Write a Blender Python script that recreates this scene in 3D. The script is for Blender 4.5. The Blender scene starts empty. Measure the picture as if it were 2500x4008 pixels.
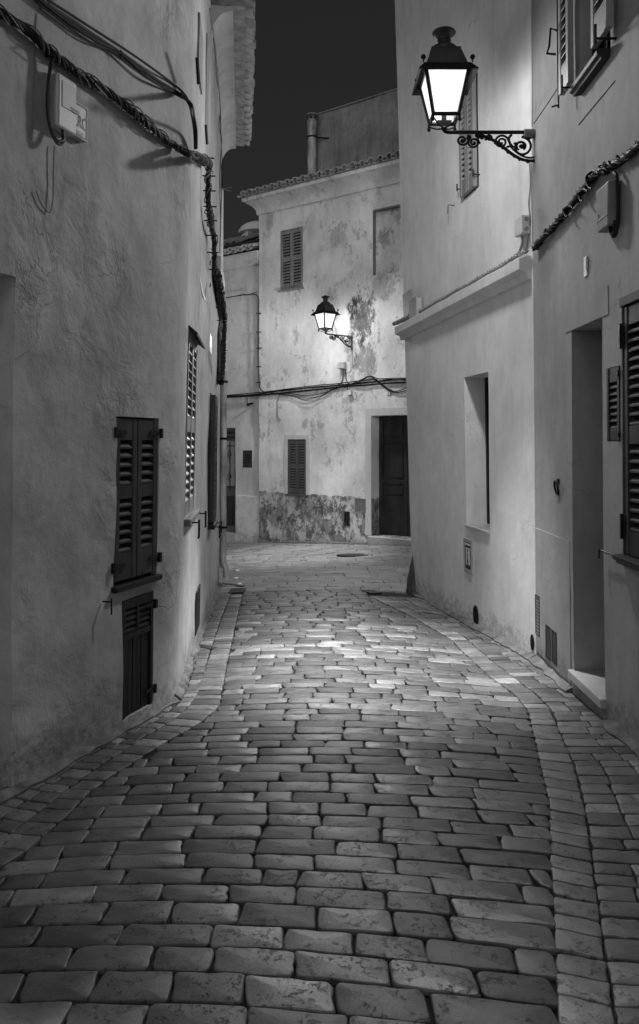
import bpy, bmesh, math, random
from mathutils import Vector, noise, Matrix
random.seed(7)
R = math.radians
F, CX, CY, ZC = 1800.0, 759.0, 1047.0, 1.65      # focal length and vanishing point in picture units, eye height in metres
SC = bpy.context.scene
COL = SC.collection

# ------------------------------------------------------------------ materials
def mat(name):
    m = bpy.data.materials.new(name); m.use_nodes = True
    nt = m.node_tree; b = nt.nodes['Principled BSDF']
    return m, nt, b
def nd(nt, t, **kw):
    n = nt.nodes.new(t)
    for k, v in kw.items():
        if k.startswith('i_'): n.inputs[k[2:].replace('_', ' ')].default_value = v
        else: setattr(n, k, v)
    return n
def math_(nt, op, a, b=None, c=None, clamp=False):
    n = nt.nodes.new('ShaderNodeMath'); n.operation = op; n.use_clamp = clamp
    for i, x in enumerate((a, b, c)):
        if x is None: continue
        if isinstance(x, (int, float)): n.inputs[i].default_value = x
        else: nt.links.new(x, n.inputs[i])
    return n.outputs[0]
def pos(nt, scale=(1, 1, 1)):
    g = nt.nodes.new('ShaderNodeNewGeometry')
    mp = nt.nodes.new('ShaderNodeMapping'); mp.inputs['Scale'].default_value = scale
    nt.links.new(g.outputs['Position'], mp.inputs['Vector'])
    return mp.outputs[0]
def noi(nt, scale, detail=6, rough=.6, vscale=(1, 1, 1), dist=0.0):
    n = nt.nodes.new('ShaderNodeTexNoise'); n.inputs['Scale'].default_value = scale
    n.inputs['Detail'].default_value = detail; n.inputs['Roughness'].default_value = rough
    n.inputs['Distortion'].default_value = dist
    nt.links.new(pos(nt, vscale), n.inputs['Vector'])
    return n.outputs['Fac']
def ss(nt, x, lo, hi, o0=0.0, o1=1.0):
    n = nt.nodes.new('ShaderNodeMapRange'); n.interpolation_type = 'SMOOTHSTEP'
    n.inputs['From Min'].default_value = lo; n.inputs['From Max'].default_value = hi
    n.inputs['To Min'].default_value = o0; n.inputs['To Max'].default_value = o1
    nt.links.new(x, n.inputs['Value'])
    return n.outputs['Result']
def mixv(nt, f, a, b):
    # a*(1-f)+b*f on scalars
    d = math_(nt, 'SUBTRACT', b, a)
    return math_(nt, 'MULTIPLY_ADD', f, d, a) if True else None
def to_col(nt, v, sock):
    c = nt.nodes.new('ShaderNodeCombineColor')
    for i in range(3): nt.links.new(v, c.inputs[i])
    nt.links.new(c.outputs[0], sock)
def bump(nt, b, h, strength, dist):
    n = nt.nodes.new('ShaderNodeBump'); n.inputs['Strength'].default_value = strength
    n.inputs['Distance'].default_value = dist
    nt.links.new(h, n.inputs['Height']); nt.links.new(n.outputs[0], b.inputs['Normal'])

def grey(name, v, rough=.6, metal=0.0, var=.25, scale=12, bmp=.15, bd=.003, vs=(1, 1, 1)):
    m, nt, b = mat(name)
    n = noi(nt, scale, vscale=vs)
    to_col(nt, ss(nt, n, .25, .75, v * (1 - var), v * (1 + var)), b.inputs['Base Color'])
    b.inputs['Roughness'].default_value = rough; b.inputs['Metallic'].default_value = metal
    if v < .07: b.inputs['Specular IOR Level'].default_value = .22
    n2 = noi(nt, scale * 5, vscale=vs)
    bump(nt, b, n2, bmp, bd)
    return m

def plaster(name, v, var=.12, lumps=(1.2, .35, .03), grain=.25, blotch=0.0, stains=(), streak=0.0, dado=None, patch=None, rough=.85):
    m, nt, b = mat(name)
    big = noi(nt, 1.1, 5, .6)
    val = ss(nt, big, .3, .7, v * (1 - var), v * (1 + var))
    fine = noi(nt, 9, 8, .65, (1, 1, .55))
    val = math_(nt, 'MULTIPLY', val, ss(nt, fine, .3, .75, 1 + var * .5, 1 - var * .6))
    if streak:
        st = noi(nt, 5, 6, .7, (1, 1, .09))
        val = math_(nt, 'MULTIPLY', val, ss(nt, st, .45, .8, 1.0, 1 - streak))
    if blotch:
        b1 = noi(nt, 2.6, 12, .8, (1, 1, .8), dist=.2)
        b2 = noi(nt, 9, 10, .8, (1, 1, .6))
        f = math_(nt, 'MULTIPLY', ss(nt, b1, .535, .575), ss(nt, b2, .45, .53))
        val = math_(nt, 'MULTIPLY', val, ss(nt, f, 0, 1, 1.0, 1 - blotch))
    h = noi(nt, lumps[0], 5, .55)
    h2 = noi(nt, 7, 6, .6)
    h3 = noi(nt, 90, 3, .6)
    H = math_(nt, 'MULTIPLY_ADD', h2, lumps[1], math_(nt, 'MULTIPLY', h, 1.0))
    for (p, rad, s) in stains:
        g = nt.nodes.new('ShaderNodeNewGeometry')
        vm = nt.nodes.new('ShaderNodeVectorMath'); vm.operation = 'SUBTRACT'
        nt.links.new(g.outputs['Position'], vm.inputs[0]); vm.inputs[1].default_value = p
        vd = nt.nodes.new('ShaderNodeVectorMath'); vd.operation = 'DIVIDE'
        nt.links.new(vm.outputs[0], vd.inputs[0]); vd.inputs[1].default_value = rad
        ln = nt.nodes.new('ShaderNodeVectorMath'); ln.operation = 'LENGTH'
        nt.links.new(vd.outputs[0], ln.inputs[0])
        mask = ss(nt, ln.outputs['Value'], 1.0, .15)
        n1 = noi(nt, 8, 14, .86, (1, 1, .55), dist=.3)
        f = ss(nt, math_(nt, 'ADD', n1, math_(nt, 'MULTIPLY', mask, .17)), .575, .66)
        f = math_(nt, 'MULTIPLY', f, ss(nt, ln.outputs['Value'], 1.1, .9))
        val = math_(nt, 'MULTIPLY', val, ss(nt, f, 0, 1, 1.0, 1 - s))
        H = math_(nt, 'SUBTRACT', H, math_(nt, 'MULTIPLY', f, .25))
    if dado:   # (z height, darkness of the bared coat)
        g = nt.nodes.new('ShaderNodeNewGeometry'); sp = nt.nodes.new('ShaderNodeSeparateXYZ')
        nt.links.new(g.outputs['Position'], sp.inputs[0])
        zz = sp.outputs['Z']
        wob = math_(nt, 'MULTIPLY_ADD', noi(nt, 2.2, 6, .7), .30, zz)
        band = ss(nt, wob, dado[0] + .155, dado[0] + .14)
        pl = noi(nt, 3.6, 12, .78, (1, 1, .7), dist=.25)
        f = math_(nt, 'MULTIPLY', ss(nt, pl, .475, .49), band)
        pl2 = noi(nt, 6.0, 12, .78, (1, 1, .6), dist=.2)
        f2 = math_(nt, 'MULTIPLY', ss(nt, pl2, .50, .53), f)
        val = math_(nt, 'MULTIPLY', val, ss(nt, band, 0, 1, 1.0, .74))
        val = math_(nt, 'MULTIPLY', val, ss(nt, f, 0, 1, 1.0, .50))
        val = math_(nt, 'MULTIPLY', val, ss(nt, f2, 0, 1, 1.0, .45))
        H = math_(nt, 'SUBTRACT', H, math_(nt, 'MULTIPLY', f, .5))
    if patch:  # areas where old plaster has flaked: rough relief between given noise levels
        pn = noi(nt, patch[0], 9, .7, dist=.5)
        f = math_(nt, 'MULTIPLY', ss(nt, pn, .56, .66), ss(nt, noi(nt, .8, 2), .42, .55))
        f = ss(nt, noi(nt, .85, 2), .47, .60); q = noi(nt, patch[0], 4, .55, dist=.4)
        H = math_(nt, 'ADD', H, math_(nt, 'MULTIPLY', math_(nt, 'MULTIPLY', f, q), patch[1]))
        val = math_(nt, 'MULTIPLY', val, ss(nt, math_(nt, 'MULTIPLY', f, q), .45, .62, 1.0, patch[2]))
    H = math_(nt, 'MULTIPLY_ADD', h3, grain * .12, H)
    # hairline cracks, only here and there
    vo = nt.nodes.new('ShaderNodeTexVoronoi'); vo.feature = 'DISTANCE_TO_EDGE'; vo.inputs['Scale'].default_value = 1.3
    wv = nt.nodes.new('ShaderNodeTexNoise'); wv.inputs['Scale'].default_value = 5; wv.inputs['Detail'].default_value = 8
    nt.links.new(pos(nt), wv.inputs['Vector'])
    vm_ = nt.nodes.new('ShaderNodeVectorMath'); vm_.operation = 'MULTIPLY_ADD'; vm_.inputs[1].default_value = (.35, .35, .35)
    nt.links.new(wv.outputs['Color'], vm_.inputs[0]); nt.links.new(pos(nt), vm_.inputs[2]); nt.links.new(vm_.outputs[0], vo.inputs['Vector'])
    ck = math_(nt, 'MULTIPLY', ss(nt, vo.outputs['Distance'], .010, .002), ss(nt, noi(nt, 1.7, 3), .54, .60))
    val = math_(nt, 'MULTIPLY', val, ss(nt, ck, 0, 1, 1.0, .84)); H = math_(nt, 'SUBTRACT', H, math_(nt, 'MULTIPLY', ck, .08))
    # splashed dirt along the foot
    g_ = nt.nodes.new('ShaderNodeNewGeometry'); s_ = nt.nodes.new('ShaderNodeSeparateXYZ'); nt.links.new(g_.outputs['Position'], s_.inputs[0])
    hgt = math_(nt, 'SUBTRACT', math_(nt, 'MULTIPLY_ADD', s_.outputs['Y'], .033, s_.outputs['Z']), ZC - 1.54)
    dn = math_(nt, 'MULTIPLY_ADD', noi(nt, 4, 8, .75), -.55, hgt)
    dm_ = ss(nt, dn, -.02, -.20)
    val = math_(nt, 'MULTIPLY', val, ss(nt, math_(nt, 'MULTIPLY', dm_, ss(nt, noi(nt, 16, 8, .8), .35, .6)), 0, 1, 1.0, .62))
    to_col(nt, val, b.inputs['Base Color'])
    b.inputs['Roughness'].default_value = rough
    bump(nt, b, H, .7, lumps[2])
    return m

def stone_mat(name, v, rough=.5, pit=.4):
    m, nt, b = mat(name)
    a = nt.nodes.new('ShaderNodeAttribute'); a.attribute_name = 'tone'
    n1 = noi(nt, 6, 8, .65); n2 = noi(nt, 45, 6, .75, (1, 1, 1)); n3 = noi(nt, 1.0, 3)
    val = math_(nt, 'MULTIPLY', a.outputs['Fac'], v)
    val = math_(nt, 'MULTIPLY', val, ss(nt, n1, .3, .7, .68, 1.22))
    pits = math_(nt, 'MULTIPLY', ss(nt, n2, .53, .60), ss(nt, noi(nt, 9, 5, .7), .46, .58))
    val = math_(nt, 'MULTIPLY', val, ss(nt, pits, 0, 1, 1.0, 1 - pit))
    dark = ss(nt, noi(nt, 2.3, 7, .7, dist=.5), .60, .70)
    val = math_(nt, 'MULTIPLY', val, ss(nt, dark, 0, 1, 1.0, .42))
    to_col(nt, val, b.inputs['Base Color'])
    nt.links.new(ss(nt, math_(nt, 'MULTIPLY_ADD', a.outputs['Fac'], -.25, math_(nt, 'MULTIPLY_ADD', n1, .7, .25)), .1, .75, rough - .08, rough + .2), b.inputs['Roughness'])
    sp = noi(nt, 120, 4, .8); pk = ss(nt, sp, .50, .62)
    val2 = math_(nt, 'MULTIPLY', val, ss(nt, pk, 0, 1, 1.08, .74)); to_col(nt, val2, b.inputs['Base Color'])
    b.inputs['Specular IOR Level'].default_value = .4
    H = math_(nt, 'MULTIPLY_ADD', pits, -.5, math_(nt, 'MULTIPLY_ADD', n2, .35, n1))
    bump(nt, b, H, .6, .006)
    return m

def glow(name, strength):
    m, nt, b = mat(name)
    nt.nodes.remove(b)
    out = nt.nodes['Material Output']
    e = nt.nodes.new('ShaderNodeEmission'); t = nt.nodes.new('ShaderNodeBsdfTransparent'); ad = nt.nodes.new('ShaderNodeAddShader')
    n = noi(nt, 5, 3, .5, (1, 1, .35))
    nt.links.new(ss(nt, n, .32, .62, strength * .62, strength * 1.15), e.inputs['Strength'])
    t.inputs['Color'].default_value = (.6, .6, .6, 1)
    nt.links.new(e.outputs[0], ad.inputs[0]); nt.links.new(t.outputs[0], ad.inputs[1])
    nt.links.new(ad.outputs[0], out.inputs['Surface'])
    return m

# ------------------------------------------------------------------ mesh builder
class MB:
    def __init__(s): s.v = []; s.f = []; s.t = []
    def add(s, vs, fs, tone=None):
        o = len(s.v); s.v += [Vector(p) for p in vs]; s.f += [tuple(i + o for i in f) for f in fs]
        if tone is not None: s.t += [tone] * len(vs)
    def hexa(s, c):      # 8 corners: bottom 4 ccw, top 4 ccw
        s.add(c, [(0, 3, 2, 1), (4, 5, 6, 7), (0, 1, 5, 4), (1, 2, 6, 5), (2, 3, 7, 6), (3, 0, 4, 7)])
    def box(s, x0, x1, y0, y1, z0, z1):
        s.hexa([(x0, y0, z0), (x1, y0, z0), (x1, y1, z0), (x0, y1, z0), (x0, y0, z1), (x1, y0, z1), (x1, y1, z1), (x0, y1, z1)])
    def wbox(s, W, a0, a1, z0, z1, d0, d1):
        P = W.P
        s.hexa([P(a0, z0, d0), P(a1, z0, d0), P(a1, z0, d1), P(a0, z0, d1), P(a0, z1, d0), P(a1, z1, d0), P(a1, z1, d1), P(a0, z1, d1)])
    def tube(s, pts, r, n=8, cap=True):
        pts = [Vector(p) for p in pts]
        rr = r if isinstance(r, (list, tuple)) else [r] * len(pts)
        o = len(s.v); up = None
        for i, p in enumerate(pts):
            t = (pts[min(i + 1, len(pts) - 1)] - pts[max(i - 1, 0)])
            if t.length < 1e-9: t = Vector((0, 0, 1))
            t.normalize()
            if up is None:
                up = t.orthogonal().normalized()
            up = (up - t * up.dot(t))
            if up.length < 1e-6: up = t.orthogonal()
            up.normalize(); w = t.cross(up)
            for k in range(n):
                a = 2 * math.pi * k / n
                s.v.append(p + (up * math.cos(a) + w * math.sin(a)) * rr[i])
        for i in range(len(pts) - 1):
            for k in range(n):
                a = o + i * n + k; b = o + i * n + (k + 1) % n
                s.f.append((a, b, b + n, a + n))
        if cap:
            s.f.append(tuple(o + k for k in range(n))[::-1])
            s.f.append(tuple(o + (len(pts) - 1) * n + k for k in range(n)))
    def lathe(s, c, prof, n=24, sq=False):     # prof [(r,z)]
        o = len(s.v); c = Vector(c)
        for r, z in prof:
            for k in range(n):
                a = 2 * math.pi * (k + (.5 if sq else 0)) / n
                s.v.append(c + Vector((r * math.cos(a), r * math.sin(a), z)))
        for i in range(len(prof) - 1):
            for k in range(n):
                a = o + i * n + k; b = o + i * n + (k + 1) % n
                s.f.append((a, b, b + n, a + n))
        s.f.append(tuple(o + k for k in range(n))[::-1]); s.f.append(tuple(o + (len(prof) - 1) * n + k for k in range(n)))
    def extr(s, P, prof, a0, a1, n=1):         # profile [(d,z)] closed, swept along wall from a0 to a1
        o = len(s.v); k = len(prof)
        for i in range(n + 1):
            a = a0 + (a1 - a0) * i / n
            for d, z in prof: s.v.append(Vector(P(a, z, d)))
        for i in range(n):
            for j in range(k):
                x = o + i * k + j; y = o + i * k + (j + 1) % k
                s.f.append((x, y, y + k, x + k))
        s.f.append(tuple(o + j for j in range(k))[::-1]); s.f.append(tuple(o + n * k + j for j in range(k)))
    def build(s, name, m, parent=None, origin=None, smooth=False, bevel=0, local=False, label=None, recalc=True):
        if local: org = Vector((0, 0, 0))
        elif origin is not None: org = Vector(origin)
        else:
            xs = [p.x for p in s.v]; ys = [p.y for p in s.v]; zs = [p.z for p in s.v]
            org = Vector(((min(xs) + max(xs)) / 2, (min(ys) + max(ys)) / 2, min(zs)))
        me = bpy.data.meshes.new(name); me.from_pydata([p - org for p in s.v], [], s.f)
        if s.t:
            at = me.attributes.new('tone', 'FLOAT', 'POINT'); at.data.foreach_set('value', s.t)
        me.materials.append(m)
        if recalc:
            bm = bmesh.new(); bm.from_mesh(me); bmesh.ops.recalc_face_normals(bm, faces=bm.faces); bm.to_mesh(me); bm.free()
        if smooth:
            me.polygons.foreach_set('use_smooth', [True] * len(me.polygons))
            try: me.set_sharp_from_angle(angle=R(40))
            except Exception: pass
        o = bpy.data.objects.new(name, me); COL.objects.link(o)
        WO[o.name] = org
        if parent is not None:
            o.parent = parent; o.location = org - WO[parent.name]
        else: o.location = org
        if bevel:
            b = o.modifiers.new('bevel', 'BEVEL'); b.width = bevel; b.segments = 2; b.limit_method = 'ANGLE'; b.angle_limit = R(35)
        if label: o['label'] = label
        return o
WO = {}
def thing(name, label, cat, loc=(0, 0, 0), group=None):
    o = bpy.data.objects.new(name, None); COL.objects.link(o); o.location = loc
    o.empty_display_size = .1
    o['label'] = label; o['category'] = cat
    if group: o['group'] = group
    WO[o.name] = Vector(loc)
    return o
def tag(o, label, cat, group=None):
    o['label'] = label; o['category'] = cat
    if group: o['group'] = group
    return o

# ------------------------------------------------------------------ walls as ruled vertical surfaces
class Wall:
    def __init__(s, p0, p1, l0=0.0, l1=0.0):
        s.p0 = Vector(p0); s.p1 = Vector(p1); d = s.p1 - s.p0; s.L = d.length; s.t = d / s.L
        n = Vector((s.t.y, -s.t.x))
        if n.dot(-s.p0) < 0: n = -n
        s.n = n; s.l0 = l0; s.l1 = l1
    def lean(s, a): return s.l0 + (s.l1 - s.l0) * min(1.2, max(-1.0, a / s.L))
    def P(s, a, z, d=0.0):
        q = s.p0 + s.t * a + s.n * (d + s.lean(a) * (z - ZC))
        return Vector((q.x, q.y, z))
    def hit(s, px, py, d=0.0):
        rx = (px - CX) / F; rz = (CY - py) / F; o = 0.0
        r = Vector((rx, 1.0))
        for _ in range(8):
            Y = (s.n.dot(s.p0) + d + o) / s.n.dot(r)
            a = (r * Y - s.p0).dot(s.t); z = ZC + rz * Y
            o = s.lean(a) * (z - ZC)
        return a, z
    def pt(s, px, py, d=0.0):
        a, z = s.hit(px, py, d); return s.P(a, z, d)
    def rect(s, x0, y0, x1, y1, d=0.0, m=1):   # opposite corners in picture units -> a0,a1,z0,z1
        a, z = s.hit(x0, y0, d); b, w = s.hit(x1, y1, d)
        return min(a, b), max(a, b), min(z, w), max(z, w)

def rng(lo, hi, brk, step):
    pts = sorted(set([round(x, 5) for x in [lo, hi] + [b for b in brk if lo < b < hi]]))
    out = []
    for i in range(len(pts) - 1):
        n = max(1, int(math.ceil((pts[i + 1] - pts[i]) / step)))
        for k in range(n): out.append(pts[i] + (pts[i + 1] - pts[i]) * k / n)
    out.append(pts[-1]); return out

def wall_mesh(mb, W, a0, a1, z0, z1, opens=(), step=.12, jit=.006, fr=1.6, back=1.6, fade=(True, True), fine=None):
    ba = [x for o in opens for x in o[:2]]; bz = [x for o in opens for x in o[2:4]]
    A = rng(a0, a1, ba, step); Z = rng(z0, z1, bz, step)
    idx = {}
    def disp(a, z):
        p = W.P(a, z, 0)
        e = 1.0
        if fade[0]: e = min(e, max(0, (a - a0) / .25))
        if fade[1]: e = min(e, max(0, (a1 - a) / .25))
        v = noise.noise(p * fr) * jit * 1.4 + noise.noise(p * fr * 3.7 + Vector((9, 3, 1))) * jit * .5
        return v * e
    def vid(i, j):
        if (i, j) not in idx:
            idx[(i, j)] = len(mb.v); mb.v.append(W.P(A[i], Z[j], disp(A[i], Z[j])))
        return idx[(i, j)]
    def inside(a, z):
        for k, o in enumerate(opens):
            if o[0] < a < o[1] and o[2] < z < o[3]: return k
        return -1
    nA, nZ = len(A) - 1, len(Z) - 1
    cell = [[inside((A[i] + A[i + 1]) / 2, (Z[j] + Z[j + 1]) / 2) for j in range(nZ)] for i in range(nA)]
    for i in range(nA):
        for j in range(nZ):
            if cell[i][j] < 0: mb.f.append((vid(i, j), vid(i + 1, j), vid(i + 1, j + 1), vid(i, j + 1)))
    bi = {}
    def bv(i, j, dep, key):
        k = (i, j, key)
        if k not in bi:
            bi[k] = len(mb.v); mb.v.append(W.P(A[i], Z[j], -dep))
        return bi[k]
    for i in range(nA):
        for j in range(nZ):
            k = cell[i][j]
            if k < 0: continue
            dep = opens[k][4]
            mb.f.append((bv(i, j, dep, k), bv(i + 1, j, dep, k), bv(i + 1, j + 1, dep, k), bv(i, j + 1, dep, k)))
            for (di, dj, e0, e1) in ((-1, 0, (i, j), (i, j + 1)), (1, 0, (i + 1, j + 1), (i + 1, j)), (0, -1, (i + 1, j), (i, j)), (0, 1, (i, j + 1), (i + 1, j + 1))):
                ii, jj = i + di, j + dj
                if not (0 <= ii < nA and 0 <= jj < nZ) or cell[ii][jj] != k:
                    mb.f.append((vid(*e0), vid(*e1), bv(*e1, dep, k), bv(*e0, dep, k)))
    # sides, top and back of the solid
    def strip(seq):
        for q in range(len(seq) - 1):
            (i, j), (i2, j2) = seq[q], seq[q + 1]
            mb.f.append((vid(i, j), vid(i2, j2), bv(i2, j2, back, 'B'), bv(i, j, back, 'B')))
    strip([(i, nZ) for i in range(nA + 1)]); strip([(i, 0) for i in range(nA + 1)])
    strip([(0, j) for j in range(nZ + 1)]); strip([(nA, j) for j in range(nZ + 1)])
    per = [(i, 0) for i in range(nA + 1)] + [(nA, j) for j in range(1, nZ + 1)] + [(i, nZ) for i in range(nA - 1, -1, -1)] + [(0, j) for j in range(nZ - 1, 0, -1)]
    mb.f.append(tuple(bv(i, j, back, 'B') for i, j in per))

# corner points of the place (plan), y away from the viewer
def e1x(y): return -1.30 + .384 * (y - 3.87)
E1 = Wall((e1x(-5.0), -5.0), (-.90, 4.92), .0, .012)
E2 = Wall((-.90, 4.92), (-1.375, 10.4), .027, .004)
WB = Wall((1.70, 6.05), (1.70, -5.0), .008, .002)
WA = Wall((1.70, 6.05), (1.107, 9.67), .008, .030)
cs = Vector((.941, 14.0)); cd = Vector((-1.366, 1.0)).normalized()
def cpt(y): return (.941 - 1.366 * (y - 14.0), y)
WC = Wall(cpt(11.0), cpt(15.6), 0, 0)
WD = Wall((cpt(15.5)[0] + .03, 15.5 + .06), (cpt(20)[0] + .03, 20.06), 0, 0)
GO = Vector((.55, .80))    # G building set back from C
WG = Wall((cpt(11.0)[0] + 1.1, 11.0 + 2.2), (cpt(15.6)[0] + 1.1, 15.6 + 2.2))

def interp(x, tab):
    if x <= tab[0][0]: return tab[0][1]
    for i in range(len(tab) - 1):
        if x <= tab[i + 1][0]:
            t = (x - tab[i][0]) / (tab[i + 1][0] - tab[i][0]); return tab[i][1] + t * (tab[i + 1][1] - tab[i][1])
    return tab[-1][1]
BASE = [(-6, -1.45), (0, -1.56), (2, -1.60), (4, -1.655), (6, -1.735), (8, -1.83), (9.7, -1.915), (11, -1.935), (14, -1.947), (16, -1.96), (40, -2.1)]
def smooth(t): t = min(1, max(0, t)); return t * t * (3 - 2 * t)
def gz(x, y):
    z = interp(y, BASE)
    z += .071 * smooth((y - 10) / 3.5) * max(-5, min(5, x))
    z += .045 * max(0, 1 - ((x + .05) / 1.25) ** 2) * (1 - smooth((y - 9) / 3))
    return ZC + z
def ghit(px, py):
    rx = (px - CX) / F; rz = (CY - py) / F; Y = 5.0
    for _ in range(40):
        h = gz(rx * Y, Y) - ZC; Y = .5 * Y + .5 * (h / rz)
    return Vector((rx * Y, Y))

# ------------------------------------------------------------------ paving
M_street = stone_mat('worn_cobble_stone', .090, .42, .7)
M_band = stone_mat('worn_kerb_stone', .105, .48, .6)
M_plaza = stone_mat('smooth_plaza_stone', .20, .5, .25)
M_bed = grey('joint_dirt', .014, .9, var=.4, scale=20, bmp=.5, bd=.004)

def stone(mb, q, zf, h=.012, gap=.006, rnd=.022, tone=1.0, n=4, skew=.004):
    """q four plan corners ccw; rounded irregular slab with a slightly domed top"""
    c = sum(q, Vector((0, 0))) / 4
    u = ((q[1] - q[0]) + (q[2] - q[3])) / 2; v = ((q[3] - q[0]) + (q[2] - q[1])) / 2
    lu, lv = u.length, v.length
    if lu < .02 or lv < .02: return
    cc = []
    for k in range(4):
        cc.append(q[k] + Vector((random.uniform(-skew, skew), random.uniform(-skew, skew))))
    r = min(rnd, lu * .35, lv * .38)
    def outline(ins):
        out = []
        for k in range(4):
            p = cc[k]; a = (cc[(k - 1) % 4] - p).normalized(); b = (cc[(k + 1) % 4] - p).normalized()
            rr = r * (1 if ins < .02 else .8)
            s_ = p + (a + b) * ins
            for j in range(n):
                t = j / (n - 1)
                # quadratic rounding
                p0 = s_ + a * rr; p2 = s_ + b * rr
                out.append(p0 * (1 - t) ** 2 + s_ * 2 * t * (1 - t) + p2 * t * t)
            e0 = s_ + b * rr
            nx = cc[(k + 1) % 4]; a2 = (p - nx).normalized(); b2 = (cc[(k + 2) % 4] - nx).normalized()
            s2 = nx + (a2 + b2) * ins; e1 = s2 + a2 * rr
            m = 3 if k % 2 == 0 else 1
            for j in range(1, m + 1):
                t = j / (m + 1); out.append(e0.lerp(e1, t))
        return out
    tx = random.uniform(-.012, .012); ty = random.uniform(-.012, .012); dz = random.uniform(-.0025, .0025)
    o = len(mb.v); rings = []
    sd = random.random() * 100
    for ins, zz in ((gap / 2, -.02), (gap / 2, -.45 * h), (gap / 2 + .0025, -.12 * h), (gap / 2 + .0065, .0)):
        pts = outline(ins); ring = []
        for p in pts:
            w = noise.noise(Vector((p.x * 28, p.y * 28, sd))) * .008 + noise.noise(Vector((p.x * 90, p.y * 90, sd))) * .003
            d = (p - c); p = p + d.normalized() * w if d.length > 0 else p
            ring.append(len(mb.v)); z = zf(p.x, p.y) + zz + (dz + (p.x - c.x) * tx + (p.y - c.y) * ty if zz > -.02 else 0)
            mb.v.append(Vector((p.x, p.y, z)))
        rings.append(ring)
    ci = len(mb.v)
    mb.v.append(Vector((c.x, c.y, zf(c.x, c.y) + .0006 + dz)))
    m = len(rings[0])
    for a, b in zip(rings, rings[1:]):
        for k in range(m): mb.f.append((a[k], a[(k + 1) % m], b[(k + 1) % m], b[k]))
    for k in range(m): mb.f.append((rings[-1][k], rings[-1][(k + 1) % m], ci))
    mb.t += [tone] * (len(mb.v) - o)
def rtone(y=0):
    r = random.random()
    if 4.9 < y < 8.0: return random.uniform(1.7, 2.3) if r < .15 else (random.uniform(1.1, 1.5) if r < .3 else random.uniform(.48, .92))  # more pale stones here paint the lamp's pool of light into the tone
    if 2.6 < y < 4.6 and r < .30: return random.uniform(.35, .6)  # more dark stones here deepen the dim band before the pool
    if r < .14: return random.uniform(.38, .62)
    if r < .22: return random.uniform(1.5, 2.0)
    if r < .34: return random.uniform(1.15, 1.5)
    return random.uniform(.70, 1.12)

LBp = [(574, 1405.6), (560, 1469.6), (538, 1569.6), (520, 1670), (478, 1708), (400, 1752), (225, 1862), (165, 1924), (65, 2012), (0, 2054)]
LAp = [(549, 1401.6), (528, 1449.6), (496, 1545.6), (468, 1645), (430, 1690), (352, 1738), (190, 1842), (125, 1894), (55, 1950), (0, 1990)]
RBp = [(872, 1410), (960, 1450), (1043, 1497.6), (1067, 1513.6), (1107, 1553.6), (1155, 1597.6), (1215, 1641.6), (1247, 1677.6), (1259, 1725.6), (1281, 1814), (1298, 1889), (1303, 2014), (1311, 2214), (1318, 2414)]
RAp = [(915, 1412), (1000, 1454), (1087, 1497.6), (1110, 1516), (1155, 1556), (1212, 1600), (1272, 1645), (1307, 1683), (1326, 1735), (1361, 1814), (1381, 1889), (1400, 2014), (1426, 2214), (1456, 2414)]
LB = [ghit(*p) for p in LBp]; LA = [ghit(*p) for p in LAp]; RB = [ghit(*p) for p in RBp]; RA = [ghit(*p) for p in RAp]
LB += [Vector((-1.52, 2.0)), Vector((-2.05, .4))]; LA += [Vector((-1.66, 2.0)), Vector((-2.2, .4))]
RB += [Vector((.52, 1.6)), Vector((.25, .4))]; RA += [Vector((.68, 1.6)), Vector((.42, .4))]
LBt = sorted((p.y, p.x) for p in LB); RBt = sorted((p.y, p.x) for p in RB)
def xl(y): return interp(y, LBt) if y < 9.75 else -5.5
def xr(y): return interp(y, RBt) if y < 9.62 else (1.0 + (y - 9.62) * 3 if y < 11 else 4.0)
SL = [(1.5, -.12), (2.2, -.10), (3, -.04), (4.2, -.015), (5.5, .0), (20, 0)]
def rowy(y, x):
    return y + interp(y, SL) * x - .035 * x * x * (1 - smooth((y - 9) / 2)) + .012 * math.sin(x * 2.1 + y * 1.3)
mbs, mbp = MB(), MB()
y = 1.05; ri = 0
while y < 16.4:
    far = y > 9.7; mb = mbp if far else mbs
    pitch = 1.35 *  (interp(y, [(2.2, .128), (2.9, .112), (4, .108)]) + .010 * max(0, min(y, 9) - 4.5)) * random.uniform(.93, 1.07)
    if not far: pass
    ym = y + pitch / 2
    # solve limits with curved row
    def lim(f):
        x = f(ym)
        for _ in range(6): x = f(rowy(ym, max(-5.5, min(4, x))))
        return x
    x0, x1 = lim(xl), lim(xr)
    # a plaza row stops at the facade
    if y > 9.8: x1 = min(x1, .941 - (y - 14.0) * 1.366 + .3); x0 = max(x0, -5.5)
    if not far: pitch /= 1.35
    x = x0 - random.uniform(0, .18)
    while x < x1:
        w = random.uniform(.20, .31) if random.random() > .15 else random.uniform(.13, .19)
        if far: w *= 1.7
        a, b = max(x, x0), min(x + w, x1)
        if x1 - b < .07: b = x1; w = 10
        if b - a > .05:
            q = [Vector((a, rowy(y, a))), Vector((b, rowy(y, b))), Vector((b, rowy(y + pitch, b))), Vector((a, rowy(y + pitch, a)))]
            sk = random.uniform(-.012, .012)
            q[0].x += sk; q[3].x -= sk
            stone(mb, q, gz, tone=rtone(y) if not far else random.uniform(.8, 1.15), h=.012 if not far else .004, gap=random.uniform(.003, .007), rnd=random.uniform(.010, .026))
        x += w
    y += pitch; ri += 1
o = mbs.build('street_paving', M_street, smooth=True, recalc=False); o['kind'] = 'structure'
o = mbp.build('plaza_paving', M_plaza, smooth=True, recalc=False); o['kind'] = 'structure'

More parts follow.
